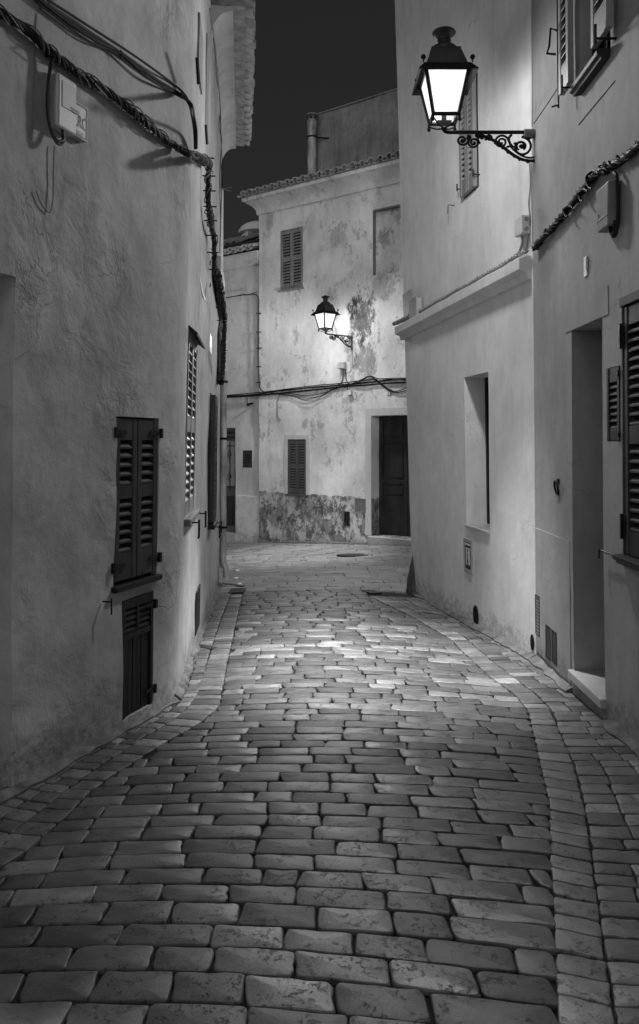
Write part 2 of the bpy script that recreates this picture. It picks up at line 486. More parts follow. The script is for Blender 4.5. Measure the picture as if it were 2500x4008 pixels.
def proj(path, p):
    best = None
    for a, b in zip(path, path[1:]):
        d = b - a; t = max(0, min(1, (p - a).dot(d) / d.length_squared)); q = a + d * t
        if best is None or (q - p).length < (best - p).length: best = q
    return best
def band(mb, S, T, pitch, cols, gz=gz, tone=1.0, gap=.006):
    """rows of stones laid across a ribbon between polylines S and T (same count)"""
    cum = [0]
    for i in range(len(S) - 1): cum.append(cum[-1] + ((S[i + 1] - S[i]).length + (T[i + 1] - T[i]).length) / 2)
    def at(L, s):
        s = min(max(s, 0), cum[-1] - 1e-6)
        for i in range(len(cum) - 1):
            if s <= cum[i + 1]:
                t = (s - cum[i]) / max(1e-9, cum[i + 1] - cum[i]); return L[i].lerp(L[i + 1], t)
        return L[-1].copy()
    s = 0
    while s < cum[-1] - .02:
        p = pitch * random.uniform(.82, 1.2)
        A0, A1, B0, B1 = at(S, s), at(S, s + p), at(T, s), at(T, s + p)
        w = ((A0 - B0).length + (A1 - B1).length) / 2
        n = cols(w)
        cuts = [0]
        if n > 1:
            off = random.choice((-.17, 0.12, .2, -.08))
            for k in range(1, n): cuts.append((k + off) / n)
        cuts.append(1)
        for k in range(len(cuts) - 1):
            q = [A0.lerp(B0, cuts[k]), A0.lerp(B0, cuts[k + 1]), A1.lerp(B1, cuts[k + 1]), A1.lerp(B1, cuts[k])]
            # ensure ccw
            ar = sum(q[i].x * q[(i + 1) % 4].y - q[(i + 1) % 4].x * q[i].y for i in range(4))
            if ar < 0: q = q[::-1]
            stone(mb, q, gz, tone=rtone() * tone, gap=gap, rnd=.012, skew=.003)
        s += p
mb = MB()
band(mb, LB, [proj(LA, p) for p in LB], .105, lambda w: 1, tone=.95)
band(mb, RB, [proj(RA, p) for p in RB], .115, lambda w: 1, tone=1.35)
o = mb.build('gutter_strip', M_band, smooth=True, recalc=False); o['kind'] = 'structure'
rpath = [Vector((1.74, -2)), Vector((1.76, 6.05)), Vector((1.20, 9.85))]
lpath = [Vector((e1x(-1) - .05, -1)), Vector((-1.0, 4.85)), Vector((-1.05, 5.4)), Vector((-1.62, 11.2))]
mb = MB()
band(mb, LA, [proj(lpath, p) for p in LA], .092, lambda w: 2 if w > .2 else 1, tone=.95)
band(mb, RA, [proj(rpath, p) for p in RA], .098, lambda w: max(1, min(5, int(round(w / .17)))), tone=1.0)
o = mb.build('pavement', M_band, smooth=True, recalc=False); o['kind'] = 'structure'

# ground sheet under everything, out to the horizon
mb = MB()
xs = [-120, -60, -30, -14, -8] + [i * .25 for i in range(-24, 25)] + [8, 14, 30, 60, 120]
ys = [-60, -20, -8] + [i * .25 for i in range(-16, 81)] + [24, 32, 60, 120]
W_ = len(xs)
for yy in ys:
    for xx in xs:
        mb.v.append(Vector((xx, yy, gz(max(-6, min(6, xx)), yy) - .0155)))
for j in range(len(ys) - 1):
    for i in range(W_ - 1):
        a = j * W_ + i; mb.f.append((a, a + 1, a + 1 + W_, a + W_))
o = mb.build('ground', M_bed, smooth=True); o['kind'] = 'structure'

# ------------------------------------------------------------------ shared materials
M_iron = grey('black_cast_iron', .012, .5, .3, var=.5, scale=30, bmp=.4, bd=.002)
M_roofmetal = grey('painted_lamp_metal', .05, .45, .3, var=.35, scale=9, bmp=.25, bd=.002)
M_dark = grey('dark_stained_wood', .012, .55, var=.45, scale=8, bmp=.4, bd=.003, vs=(1, 1, .12))
M_dark2 = grey('dark_louvre_wood', .034, .6, var=.4, scale=10, bmp=.4, bd=.003, vs=(1, 1, .15))
M_greyw = grey('grey_weathered_shutter_wood', .23, .65, var=.3, scale=14, bmp=.4, bd=.003, vs=(1, 1, .15))
M_paintw = grey('pale_painted_shutter_wood', .24, .55, var=.15, scale=10, bmp=.25, bd=.002, vs=(1, 1, .2))
M_cable = grey('black_cable_rubber', .012, .6, var=.6, scale=25, bmp=.3, bd=.002)
M_cable2 = grey('highlight_cable_rubber', .11, .7, var=.7, scale=18, bmp=.3, bd=.002)  # paler rubber so the loose strands read as highlights on the bundle
M_plastic = grey('grey_plastic_box', .30, .5, var=.1, scale=6, bmp=.1, bd=.001)
M_plasticd = grey('weathered_grey_plastic', .17, .6, var=.2, scale=9, bmp=.2, bd=.002)
M_white2 = grey('white_shutter_paint', .25, .5, var=.15, scale=9)
M_white = grey('white_enamel', .7, .4, var=.08, scale=9, bmp=.05, bd=.001)
M_black = grey('black_print', .02, .5, var=.1)
M_glass = grey('dark_window_glass', .01, .08, var=.1, bmp=.02)
M_door = grey('dark_door_paint', .035, .4, var=.35, scale=7, bmp=.2, bd=.002, vs=(1, 1, .2))
M_tile = grey('clay_roof_tile', .22, .8, var=.5, scale=10, bmp=.6, bd=.006)
M_tile_l = grey('lichened_clay_tile', .42, .8, var=.4, scale=8, bmp=.6, bd=.006)
M_marble = grey('pale_marble', .38, .4, var=.12, scale=6, bmp=.1, bd=.001)
M_grate = grey('rusted_iron_grate', .03, .6, .4, var=.5, scale=20, bmp=.4, bd=.002)
M_zinc = grey('streaked_zinc_pipe', .38, .5, .1, var=.75, scale=5, bmp=.3, bd=.002, vs=(1.5, 1.5, .35))

# ------------------------------------------------------------------ helpers for joinery
def leaf(mb, W, a0, a1, z0, z1, d0, th, fields, stile=.045, pitch=.05, tilt=1, slat_t=.010, inset=.006):
    """one louvred leaf: stiles, rails and slats. fields = [(z0,z1)] louvre areas"""
    lo, hi = min(a0, a1), max(a0, a1)
    mb.wbox(W, lo, lo + stile, z0, z1, d0, d0 + th); mb.wbox(W, hi - stile, hi, z0, z1, d0, d0 + th)
    zz = z0
    for (f0, f1) in fields:
        mb.wbox(W, lo + stile, hi - stile, zz, f0, d0 + inset * .5, d0 + th - inset * .6); zz = f1
    mb.wbox(W, lo + stile, hi - stile, zz, z1, d0 + inset * .5, d0 + th - inset * .6)
    for (f0, f1) in fields:
        n = max(1, int(round((f1 - f0) / pitch))); p = (f1 - f0) / n
        for k in range(n):
            zb = f0 + k * p + random.uniform(-.02, .02) * p
            A0, A1 = lo + stile - .002, hi - stile + .002
            din, dout = d0 + .004, d0 + th - .004 + .0
            z_out = zb + p * .05; z_in = zb + p * .60
            if tilt < 0: z_out, z_in = z_in, z_out
            P = W.P
            mb.hexa([P(A0, z_out, dout), P(A1, z_out, dout), P(A1, z_in, din), P(A0, z_in, din),
                     P(A0, z_out + slat_t, dout), P(A1, z_out + slat_t, dout), P(A1, z_in + slat_t, din), P(A0, z_in + slat_t, din)])
def hinge(W, a, z, d, parent, flip=1, s=1.0, name='hinge'):
    mb = MB(); mb.wbox(W, a - .005, a + flip * .10 * s, z - .014 * s, z + .014 * s, d, d + .006)
    mb.wbox(W, a - flip * .02 * s - .01 * s, a - flip * .02 * s + .012 * s, z - .035 * s, z + .03 * s, d - .01, d + .016)
    return mb.build(name, M_iron, parent)
def spline(pts, n=8):
    pts = [Vector(p) for p in pts]; out = []
    for i in range(len(pts) - 1):
        p0 = pts[max(i - 1, 0)]; p1 = pts[i]; p2 = pts[i + 1]; p3 = pts[min(i + 2, len(pts) - 1)]
        for k in range(n):
            t = k / n
            out.append(.5 * ((2 * p1) + (-p0 + p2) * t + (2 * p0 - 5 * p1 + 4 * p2 - p3) * t * t + (-p0 + 3 * p1 - 3 * p2 + p3) * t ** 3))
    out.append(pts[-1]); return out
def wire(mb, W, pxs, r, d=.012, n=6, seg=8, sag=0):
    mb.tube(spline([W.pt(x, y, d) for x, y in pxs], seg), r, n)
def resample(path, step):
    out = [path[0]]; acc = 0
    for a, b in zip(path, path[1:]):
        L = (b - a).length
        while acc + L >= step:
            t = (step - acc) / L; a = a.lerp(b, t); out.append(a); L = (b - a).length; acc = 0
        acc += L
    return out
def twisted(mb, path, Rb, r, n, pitch, ph=0, wob=0.0, sides=6):
    path = resample(path, .012)
    for k in range(n):
        pts = []; rad = []
        for i, p in enumerate(path):
            t = (path[min(i + 1, len(path) - 1)] - path[max(i - 1, 0)]).normalized()
            u = t.cross(Vector((0, 0, 1))); u = u.normalized() if u.length > 1e-3 else Vector((1, 0, 0)); w = t.cross(u)
            a = ph + 2 * math.pi * (k / n + i * .012 / pitch + wob * noise.noise(Vector((i * .03, 5, ph))))
            rr = Rb * (1 + wob * 2 * noise.noise(Vector((i * .05, k * 7.3, ph))))
            pts.append(p + (u * math.cos(a) + w * math.sin(a)) * rr)
        mb.tube(pts, r, sides)
def text_mesh(mb, W, s, px, py, h, d, squeeze=1.0, align='LEFT', mirror=False):
    cu = bpy.data.curves.new('t', 'FONT'); cu.body = s; cu.size = 1.0; cu.align_x = align
    ob = bpy.data.objects.new('t', cu); COL.objects.link(ob)
    me = bpy.data.meshes.new_from_object(ob.evaluated_get(bpy.context.evaluated_depsgraph_get()))
    a, z = W.hit(px, py, d)
    rt = W.P(a + 1, z).x - W.P(a, z).x
    # reading direction: to the viewer's right
    e = 1 if (W.hit(px + 5, py, d)[0] > a) else -1
    o = len(mb.v); k = h / .7
    for v in me.vertices: mb.v.append(W.P(a + e * v.co.x * k * squeeze, z + v.co.y * k, d))
    for p in me.polygons: mb.f.append(tuple(o + i for i in p.vertices))
    bpy.data.objects.remove(ob); bpy.data.curves.remove(cu); bpy.data.meshes.remove(me)

def tiles(mb, W, a0, a1, z, dout, length, sp=.19, slope=.32, rad=.062, rows=1, rowlen=.30, seed=1, lift=0.0):
    rnd = random.Random(seed); a = a0; P = W.P
    def arch(ac, z0, d_out, ln, r, up, th=.013):
        n = 8; o = len(mb.v)
        for (dd, rr) in ((d_out, r), (d_out - ln, r * .86)):
            for q in range(n + 1):
                an = math.pi * q / n
                for rad_ in (rr, rr - th):
                    zz = z0 + (d_out - dd) * slope + (math.sin(an) * rad_ * 1.05 if up else -math.sin(an) * rad_ * .8)
                    mb.v.append(P(ac + math.cos(an) * rad_, zz, dd))
        m = 2 * (n + 1)
        for q in range(n):
            i = o + 2 * q
            mb.f += [(i, i + 2, i + 2 + m, i + m), (i + 1, i + 1 + m, i + 3 + m, i + 3), (i, i + 1, i + 3, i + 2), (i + m, i + 2 + m, i + 3 + m, i + 1 + m)]
        for i in (o, o + 2 * n): mb.f.append((i, i + m, i + 1 + m, i + 1))
    while a < a1:
        for r_ in range(rows):
            jit = rnd.uniform(-.015, .015); dd = dout - r_ * rowlen; zz = z + r_ * rowlen * slope + lift * r_
            arch(a + rnd.uniform(-.006, .006), zz + rnd.uniform(-.004, .004), dd + jit, rowlen + .06, rad, True)
            arch(a + sp / 2, zz - .0, dd - .02 + jit, rowlen + .06, sp / 2 - rad * .4, False)
        a += sp

# ================================================================== LEFT NEAR HOUSE
Lroot = thing('corner_house', 'dim plastered house on the left edge with dark louvred window above a low hatch', 'house', (-1.6, 3.5, gz(-1.6, 3.5)))
M_left = plaster('old_lumpy_plaster', .35, var=.20, lumps=(1.6, .28, .045), grain=.4, patch=(5.5, .95, .84), streak=.08)
aw = E1.rect(273, 985, 375, 1390); ah = E1.rect(288, 1425, 360, 1690)
az = E1.hit(273, 985)[1], E1.hit(275, 1393)[1]
hz = E1.hit(287, 1424)[1], E1.hit(292, 1703)[1]
wa0, wa1 = E1.hit(272, 1100)[0], E1.hit(374, 1100)[0]
ha0, ha1 = E1.hit(288, 1550)[0], E1.hit(361, 1550)[0]
da1 = E1.hit(30, 1200)[0]
dz1 = E1.hit(30, 655)[1]
cut = .13
mb = MB()
ztop = 8.2
wall_mesh(mb, E1, 0, E1.L - cut, -.4, ztop, [(wa0, wa1, az[1], az[0], .06), (ha0, ha1, hz[1], hz[0], .05), (da1 - 1.05, da1, -.05, dz1, .34)], step=.085, jit=.016, fr=1.4, back=2.5, fade=(False, True))
Lsplit = 1.95
q0 = E2.hit(441, 1000)[0]; q1 = E2.hit(462, 1000)[0]; qt = E2.hit(452, 790)[1]; qb = E2.hit(448, 1215)[1]
wall_mesh(mb, E2, cut, Lsplit, -.4, ztop - .01, [(q0, q1, qb, qt, .05)], step=.12, jit=.012, fr=1.5, back=2.0, fade=(True, True))
# rounded outer corner
n = 7; Z = rng(-.4, ztop - .005, [], .15); o = len(mb.v)
for z in Z:
    p0 = E1.P(E1.L - cut, z); pc = (E1.P(E1.L, z) + E2.P(0, z)) / 2; p2 = E2.P(cut, z)
    for k in range(n + 1):
        t = k / n; mb.v.append(p0 * (1 - t) ** 2 + pc * 2 * t * (1 - t) + p2 * t * t)
for j in range(len(Z) - 1):
    for k in range(n):
        a = o + j * (n + 1) + k; mb.f.append((a, a + 1, a + n + 2, a + n + 1))
mb.build('wall', M_left, Lroot, smooth=True, recalc=False)
# window with louvred shutters
mid = (wa0 + wa1) / 2
mb = MB()
mb.wbox(E1, wa0 + .002, wa1 - .002, az[1] + .002, az[0] - .002, -.058, -.045)
win = mb.build('window', M_black, Lroot)
H_ = az[0] - az[1]
for (x0, x1) in ((wa0 + .008, mid - .004), (mid + .004, wa1 - .008)):
    mb = MB()
    leaf(mb, E1, x0, x1, az[1] + .035, az[0] - .01, -.040, .040,
         [(az[1] + .19, az[1] + .50), (az[1] + .575, az[0] - .135)], stile=.040, pitch=.054, slat_t=.012)
    mb.build('shutter', M_dark2, win, bevel=.002)
mb = MB(); mb.wbox(E1, wa0 - .02, wa1 + .02, az[1] - .020, az[1] + .014, -.03, .030); mb.build('sill', M_dark, win, bevel=.008)
for z in (az[0] - .09, az[1] + .12):
    hinge(E1, wa0 + .005, z, .004, win, 1, .9); hinge(E1, wa1 - .005, z, .004, win, -1, .9)
mb = MB()
mb.tube([E1.P(wa0 - .10, az[1] - .05, 0), E1.P(wa0 - .09, az[1] - .05, .05)], .005, 6)
mb.tube([E1.P(wa0 - .09, az[1] - .03, .05), E1.P(wa0 - .09, az[1] - .10, .052), E1.P(wa0 - .088, az[1] - .12, .05)], .005, 6)
mb.build('shutter_catch', M_iron, win)
# hatch
mb = MB()
mb.wbox(E1, ha0 + .002, ha1 - .002, hz[1] + .002, hz[0] - .002, -.048, -.02)
hm = (ha0 + ha1) / 2
mb.wbox(E1, ha0, ha0 + .028, hz[1], hz[0], -.02, .004); mb.wbox(E1, ha1 - .028, ha1, hz[1], hz[0], -.02, .004)
mb.wbox(E1, ha0 + .028, ha1 - .028, hz[0] - .055, hz[0], -.02, .002); mb.wbox(E1, hm - .012, hm + .012, hz[0] - .20, hz[0] - .055, -.02, .001)
mb.wbox(E1, ha0 + .028, ha1 - .028, hz[0] - .235, hz[0] - .20, -.02, .002)
for k in range(6):
    x = ha0 + .028 + (ha1 - ha0 - .056) * k / 6; mb.wbox(E1, x + .002, x + (ha1 - ha0 - .056) / 6 - .002, hz[1] + .01, hz[0] - .235, -.02, -.006 - .002 * (k % 2))
for k in range(4):
    for (x0, x1) in ((ha0 + .028, hm - .012), (hm + .012, ha1 - .028)):
        zb = hz[0] - .195 + k * .035; P = E1.P
        mb.hexa([P(x0, zb, -.002), P(x1, zb, -.002), P(x1, zb + .026, -.019), P(x0, zb + .026, -.019), P(x0, zb + .009, -.002), P(x1, zb + .009, -.002), P(x1, zb + .035, -.019), P(x0, zb + .035, -.019)])
hat = mb.build('hatch', M_dark, Lroot, bevel=.002)
hinge(E1, ha1 - .004, hz[0] - .075, .004, hat, -1, .8); hinge(E1, ha1 - .004, hz[1] + .09, .004, hat, -1, .8)
# small side vent near hatch
mb = MB(); c = E1.pt(388, 1638, .004)
mb.tube([c, c + Vector((.02, -.01, 0))], .012, 10)
# side window with tall pale shutters (seen edge on)
def side_window(parent, W, x0, x1, yt, yb, m1, m2, open_=.035, catch=True, hood=True, nm='window'):
    a0 = W.hit(x0, 1000, open_)[0]; a1 = W.hit(x1, 1000, open_)[0]; am = (a0 + a1) / 2
    zt = W.hit((x0 + x1) / 2, yt)[1]; zb = W.hit((x0 + x1) / 2, yb)[1]
    mb = MB(); mb.wbox(W, a0, a1, zb, zt, -.01, .012); w = mb.build(nm, m2, parent)
    for s0, s1 in ((a0 + .01, am - .004), (am + .004, a1 - .01)):
        mb = MB(); leaf(mb, W, s0, s1, zb + .02, zt - .02, .014, open_, [(zb + .12, (zb + zt) / 2 - .05), ((zb + zt) / 2 + .05, zt - .12)], stile=.04, pitch=.055)
        mb.build('shutter', m1, w, bevel=.002)
    mb = MB(); mb.wbox(W, a0 - .03, a1 + .03, zb - .05, zb, -.005, .075); mb.build('sill', m2, w, bevel=.006)
    if hood:
        mb = MB(); P = W.P
        mb.hexa([P(a0 - .03, zt + .0, .01), P(a1 + .03, zt + .0, .01), P(a1 + .03, zt - .06, .10), P(a0 - .03, zt - .06, .10), P(a0 - .03, zt + .03, .0), P(a1 + .03, zt + .03, .0), P(a1 + .03, zt - .045, .11), P(a0 - .03, zt - .045, .11)])
        mb.build('hood', m2, w)
    for a in (a0 + .05, a1 - .05):
        mb = MB(); mb.tube([W.P(a, zb - .03, .07), W.P(a, zb - .03, .12)], .006, 6)
        mb.tube([W.P(a, zb - .01, .12), W.P(a, zb - .13, .122), W.P(a, zb - .14, .115)], .008, 6); mb.build('shutter_catch', M_iron, w)
    return w
mid = (q0 + q1) / 2; W = E2
mb = MB(); mb.wbox(W, q0 + .002, q1 - .002, qb + .002, qt - .002, -.048, -.040); w = mb.build('window', M_black, Lroot)
for s0, s1 in ((q0 + .004, mid - .002), (mid + .002, q1 - .004)):
    mb = MB(); leaf(mb, W, s0, s1, qb + .01, qt - .01, -.036, .040, [(qb + .10, (qb + qt) / 2 - .05), ((qb + qt) / 2 + .05, qt - .08)], stile=.035, pitch=.062); mb.build('shutter', M_white2, w)
mb = MB(); mb.wbox(W, q0 - .03, q1 + .03, qb - .05, qb, -.005, .05); mb.build('sill', M_plasticd, w, bevel=.006)
mb = MB(); P = W.P; mb.hexa([P(q0 - .03, qt, .01), P(q1 + .03, qt, .01), P(q1 + .03, qt - .04, .06), P(q0 - .03, qt - .04, .06), P(q0 - .03, qt + .03, .0), P(q1 + .03, qt + .03, .0), P(q1 + .03, qt - .025, .065), P(q0 - .03, qt - .025, .065)]); mb.build('hood', M_dark, w)
for a in (q0 + .05, q1 - .05):
    mb = MB(); mb.tube([W.P(a, qb - .03, .04), W.P(a, qb - .03, .10)], .006, 6)
    mb.tube([W.P(a, qb - .01, .10), W.P(a, qb - .13, .102), W.P(a, qb - .14, .095)], .008, 6); mb.build('shutter_catch', M_iron, w)
# dark low hatch at the foot of the side wall
mb = MB(); a0 = E2.hit(461, 1450)[0]; a1 = E2.hit(470, 1450)[0]
mb.wbox(E2, a0, a1, gz(-1.1, 6.5) + .12, gz(-1.1, 6.5) + .48, -.01, .012); mb.build('hatch', M_dark, Lroot, bevel=.003)

# ================================================================== LEFT FAR HOUSE (eaves)
L2 = thing('eaved_house', 'narrow house edge on at left with clay tile eaves overhanging the alley', 'house', (-1.3, 9, gz(-1.3, 9)))
M_lit_edge = plaster('lit_edge_white_plaster', .75, var=.1, lumps=(1.5, .5, .01))  # white colour standing in for lamplight on the wall edge
M_left2 = plaster('worn_grey_plaster', .36, var=.2, lumps=(1.6, .5, .02), grain=.3, streak=.2, blotch=.25)
mb = MB()
wall_mesh(mb, E2, Lsplit + .001, E2.L, -.45, ZC + 3.75, [], step=.15, jit=.012, back=2.2, fade=(True, False))
mb.build('wall', M_left2, L2, smooth=True, recalc=False)
mb = MB()     # plaster cove under the tiles
zc_ = ZC + 3.6
prof = [(-.02, zc_)] + [(.17 * (1 - math.cos(R(90 * k / 8))), zc_ + .30 * math.sin(R(90 * k / 8))) for k in range(9)] + [(.20, zc_ + .30), (.20, zc_ + .35), (-.3, zc_ + .35), (-.3, zc_)]
mb.extr(E2.P, prof, Lsplit - .0, E2.L - .32, 8)
mb.build('cornice', M_left2, L2, smooth=True)
mb = MB(); tiles(mb, E2, Lsplit + .1, E2.L - .30, zc_ + .40, .41, .6, sp=.17, rows=3, rowlen=.26, rad=.058, slope=.3, seed=3)
mb.build('roof', M_tile_l, L2, smooth=True)
mb = MB(); mb.extr(E2.P, [(.31, zc_ + .352), (.31, zc_ + .37), (-2.2, zc_ + 1.14), (-2.2, zc_ + .352)], Lsplit, E2.L - .28, 1)
mb.build('roof_boarding', M_tile, L2)
side_window(L2, E2, 506, 512, 945, 1212, M_dark2, M_dark, open_=.05, hood=False, nm='window')
W = E2   # upper floor shutters, edge on
for (x0, x1, y0, y1) in ((466, 476, 0, 200), (486, 491, 60, 345)):
    a0 = W.hit(x0, 150)[0]; a1 = W.hit(x1, 150)[0]; zt = W.hit(x0, y0)[1]; zb = W.hit((x0 + x1) / 2, y1)[1]
    mb = MB(); mb.wbox(W, a0, a1, zb, zt, -.01, .014); mb.build('window', M_greyw, L2, bevel=.003)
for (x0, x1, y0, y1) in ((466, 470, 136, 200), (487, 490, 295, 342)):
    mb = MB(); mb.tube([W.pt(x0, y0, .04), W.pt(x1, y1, .05)], .012, 6); mb.build('shutter_bar', M_iron, L2)
mb = MB(); a0, z0 = E2.hit(494, 788); a1, z1 = E2.hit(498, 840); mb.wbox(E2, a0, a1 , z1, z0, .002, .012)
tag(mb.build('wall_plaque', M_white), 'narrow white plaque on the far left house wall above its dark shutters', 'plaque')
mb = MB()
for seg in (((473, 660), (478, 690), (484, 708)), ((484, 708), (487, 690), (490, 672))):
    pts = spline([E2.pt(x, y, .003) for x, y in seg], 6)
    for p, q in zip(pts, pts[1:]): mb.hexa([p + Vector((0, -.02, -.01)), p + Vector((0, .02, -.01)), q + Vector((0, .02, -.01)), q + Vector((0, -.02, -.01)), p + Vector((.003, -.02, .01)), p + Vector((.003, .02, .01)), q + Vector((.003, .02, .01)), q + Vector((.003, -.02, .01))])
mb.build('painted_mark', M_plasticd, L2)
mb = MB(); mb.wbox(E2, E2.L - .09, E2.L + .004, -.4, ZC + 3.45, -.05, .030); mb.build('lit_corner_edge', M_lit_edge, L2, bevel=.006)  # added white strip painting the lamplit end edge of the wall
# drain pipe at the far corner
mb = MB(); pb = E2.P(E2.L - .08, 0, .075)
px_ = lambda z: E2.P(E2.L - .10, z, .05)
mb.tube([px_(z) for z in (ZC + .95, ZC + .4, ZC, ZC - .6, ZC - 1.2, ZC - 1.62)] + [px_(ZC - 1.72) + Vector((.04, -.02, 0)), px_(ZC - 1.84) + Vector((.05, -.03, 0))], .042, 14)
dp = mb.build('drain_pipe', M_zinc, smooth=True); tag(dp, 'streaked grey metal drain pipe on the far corner of the left houses', 'drain pipe')
for z in (ZC + .82, ZC + .05, ZC - 1.15):
    mb = MB(); mb.lathe(px_(z), [(.050, -.015), (.050, .015)], 14); p = px_(z); mb.box(p.x - .09, p.x + .06, p.y - .008, p.y + .008, z - .008, z + .008); mb.build('clamp', M_iron, dp)

# ================================================================== RIGHT NEAR HOUSE (B)
Broot = thing('shuttered_house', 'dim smooth house on the right edge with recessed doorway and tall dark shutters', 'house', (2.2, 4, gz(1.7, 4)))
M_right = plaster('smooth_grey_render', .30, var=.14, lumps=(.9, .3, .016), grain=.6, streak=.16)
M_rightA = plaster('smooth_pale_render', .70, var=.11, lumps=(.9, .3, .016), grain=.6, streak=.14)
dfar = WB.hit(1355, 1100)[0]; dnear = WB.hit(1428, 1100)[0]; dtop = WB.hit(1355, 782)[1]; dbot = WB.hit(1350, 1583)[1]
ua0 = 6.05 - 4.93; ua1 = 6.05 - 4.42; uz0 = ZC + 2.27
sa0 = WB.hit(1478, 1000)[0]; sa1 = sa0 + .95; sz1 = WB.hit(1478, 710)[1]; sz0 = WB.hit(1480, 1322)[1]
va0, va1 = WB.hit(1438, 960)[0], WB.hit(1469, 960)[0]; vz1 = WB.hit(1438, 872)[1]; vz0 = WB.hit(1440, 1045)[1]
GR = []   # scored joints in the render below the upper window
for seg in (((1263, 296), (1329, 192)), ((1369, 297), (1455, 191))):
    a0, z0 = WB.hit(*seg[0]); a1, z1 = WB.hit(*seg[1]); z = (z0 + z1) / 2; GR.append((max(a0, .012), a1, z - .007, z + .007, .012))
mb = MB()
wall_mesh(mb, WB, 0, WB.L, -.4, ztop, [(dfar, dnear, dbot, dtop, .36), (ua0, ua1, uz0, uz0 + 1.5, .16), (sa0, sa1, sz0, sz1, .05), (va0, va1, vz0, vz1, .03)] + GR, step=.14, jit=.004, fr=.9, back=2.5, fade=(True, False))
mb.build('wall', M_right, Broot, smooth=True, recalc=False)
# doorway: door leaf and step
mb = MB(); mb.wbox(WB, dfar + .01, dnear - .01, dbot + .005, dtop - .005, -.358, -.32); mb.build('door', M_door, Broot, bevel=.004)
mb = MB(); mb.wbox(WB, dfar - .03, dnear + .015, dbot - .05, dbot + .012, -.34, .035); mb.build('step', M_marble, Broot, bevel=.008)
# plain raised surround of the door
mb = MB(); s0 = WB.hit(1347, 725)
mb.wbox(WB, dfar - .12, dnear + .10, dtop + .002, dtop + .17, -.004, .005); mb.build('lintel_band', M_right, Broot)
# raised plinth below a shallow ledge
a1p = WB.hit(1347, 1277)[0]; zp = WB.hit(1270, 1250)[1]
mb = MB(); mb.wbox(WB, .02, dfar - .06, .0, zp, -.004, .006); mb.build('plinth', M_right, Broot)
# upper window
mb = MB(); mb.wbox(WB, ua0 + .002, ua1 - .002, uz0 + .002, uz0 + 1.49, -.155, -.13); wn = mb.build('window', M_glass, Broot)
mb = MB()
mb.wbox(WB, ua0 + .002, ua0 + .05, uz0 + .01, uz0 + 1.49, -.13, -.075); mb.wbox(WB, ua1 - .05, ua1 - .002, uz0 + .01, uz0 + 1.49, -.13, -.075)
mb.wbox(WB, (ua0 + ua1) / 2 - .025, (ua0 + ua1) / 2 + .025, uz0 + .01, uz0 + 1.49, -.13, -.07); mb.build('frame', M_dark, wn, bevel=.003)
mb = MB(); mb.extr(WB.P, [(-.10, uz0 - .01), (.05, uz0 - .035), (.055, uz0 - .02), (.075, uz0 - .012), (.08, uz0 + .012), (.06, uz0 + .025), (-.10, uz0 + .03)], ua0 + .005, ua1 - .005)
mb.build('sill', M_dark2, wn, bevel=.004)
for (x0, x1) in ((6.05 - 5.10, 6.05 - 4.905), (6.05 - 4.495, 6.05 - 4.25)):
    mb = MB(); leaf(mb, WB, x0, x1, uz0 + .055, uz0 + 1.6, .05, .038, [(uz0 + .21, uz0 + .70), (uz0 + .78, uz0 + 1.5)], stile=.042, pitch=.062, slat_t=.012, tilt=1)
    mb.wbox(WB, x0 + .01, x1 - .01, uz0 + .06, uz0 + 1.59, .048, .0505)
    mb.build('shutter', M_paintw, wn, bevel=.003)
mb = MB()   # bolt rod and latch on the far leaf
x = 6.05 - 5.115
mb.tube([WB.P(x, uz0 - .02, .085), WB.P(x, uz0 + 1.5, .085)], .007, 6); mb.tube([WB.P(x, uz0 + .0, .085), WB.P(x + -.03, uz0 + .0, .12)], .006, 6)
mb.tube([WB.P(x, uz0 + .50, .09), WB.P(x - .01, uz0 + .52, .13), WB.P(x - .01, uz0 + .40, .14), WB.P(x - .03, uz0 + .36, .15), WB.P(x, uz0 + .34, .10)], .008, 6)
mb.build('bolt_rod', M_iron, wn)
for xx in (6.05 - 4.93, 6.05 - 4.33):
    mb = MB(); mb.tube([WB.P(xx, uz0 + .03, 0), WB.P(xx, uz0 + .03, .12)], .007, 6); mb.tube([WB.P(xx, uz0 - .0, .12), WB.P(xx, uz0 + .11, .12)], .008, 6); mb.build('shutter_catch', M_iron, wn)
# small louvred vent and the tall shutters
mb = MB(); mb.wbox(WB, va0 + .001, va1 - .001, vz0 + .001, vz1 - .001, -.029, -.02); vt = mb.build('vent', M_black, Broot)
mb = MB(); leaf(mb, WB, va0 + .004, va1 - .004, vz0 + .004, vz1 - .004, -.018, .026, [(vz0 + .07, vz1 - .09)], stile=.03, pitch=.04); mb.build('shutter', M_dark2, vt, bevel=.002)
mb = MB(); mb.wbox(WB, va1 - .02, va1 + .008, vz1 - .06, vz1 - .03, .006, .02); mb.build('hinge', M_iron, vt); mb = MB(); mb.wbox(WB, va1 - .05, va1 + .012, vz0 + .03, vz0 + .05, .006, .02); mb.build('latch', M_iron, vt)
mb = MB(); mb.wbox(WB, sa0 + .001, sa1 - .001, sz0 + .001, sz1 - .001, -.049, -.035); wn2 = mb.build('window', M_black, Broot)
sm = (sa0 + sa1) / 2
for (x0, x1) in ((sa0 + .012, sm - .004), (sm + .004, sa1 - .012)):
    mb = MB(); hh = sz1 - sz0
    leaf(mb, WB, x0, x1, sz0 + .03, sz1 - .045, -.034, .042, [(sz0 + .16, sz0 + .64), (sz0 + .74, sz1 - .15)], stile=.05, pitch=.052, slat_t=.012)
    mb.build('shutter', M_dark2, wn2, bevel=.002)
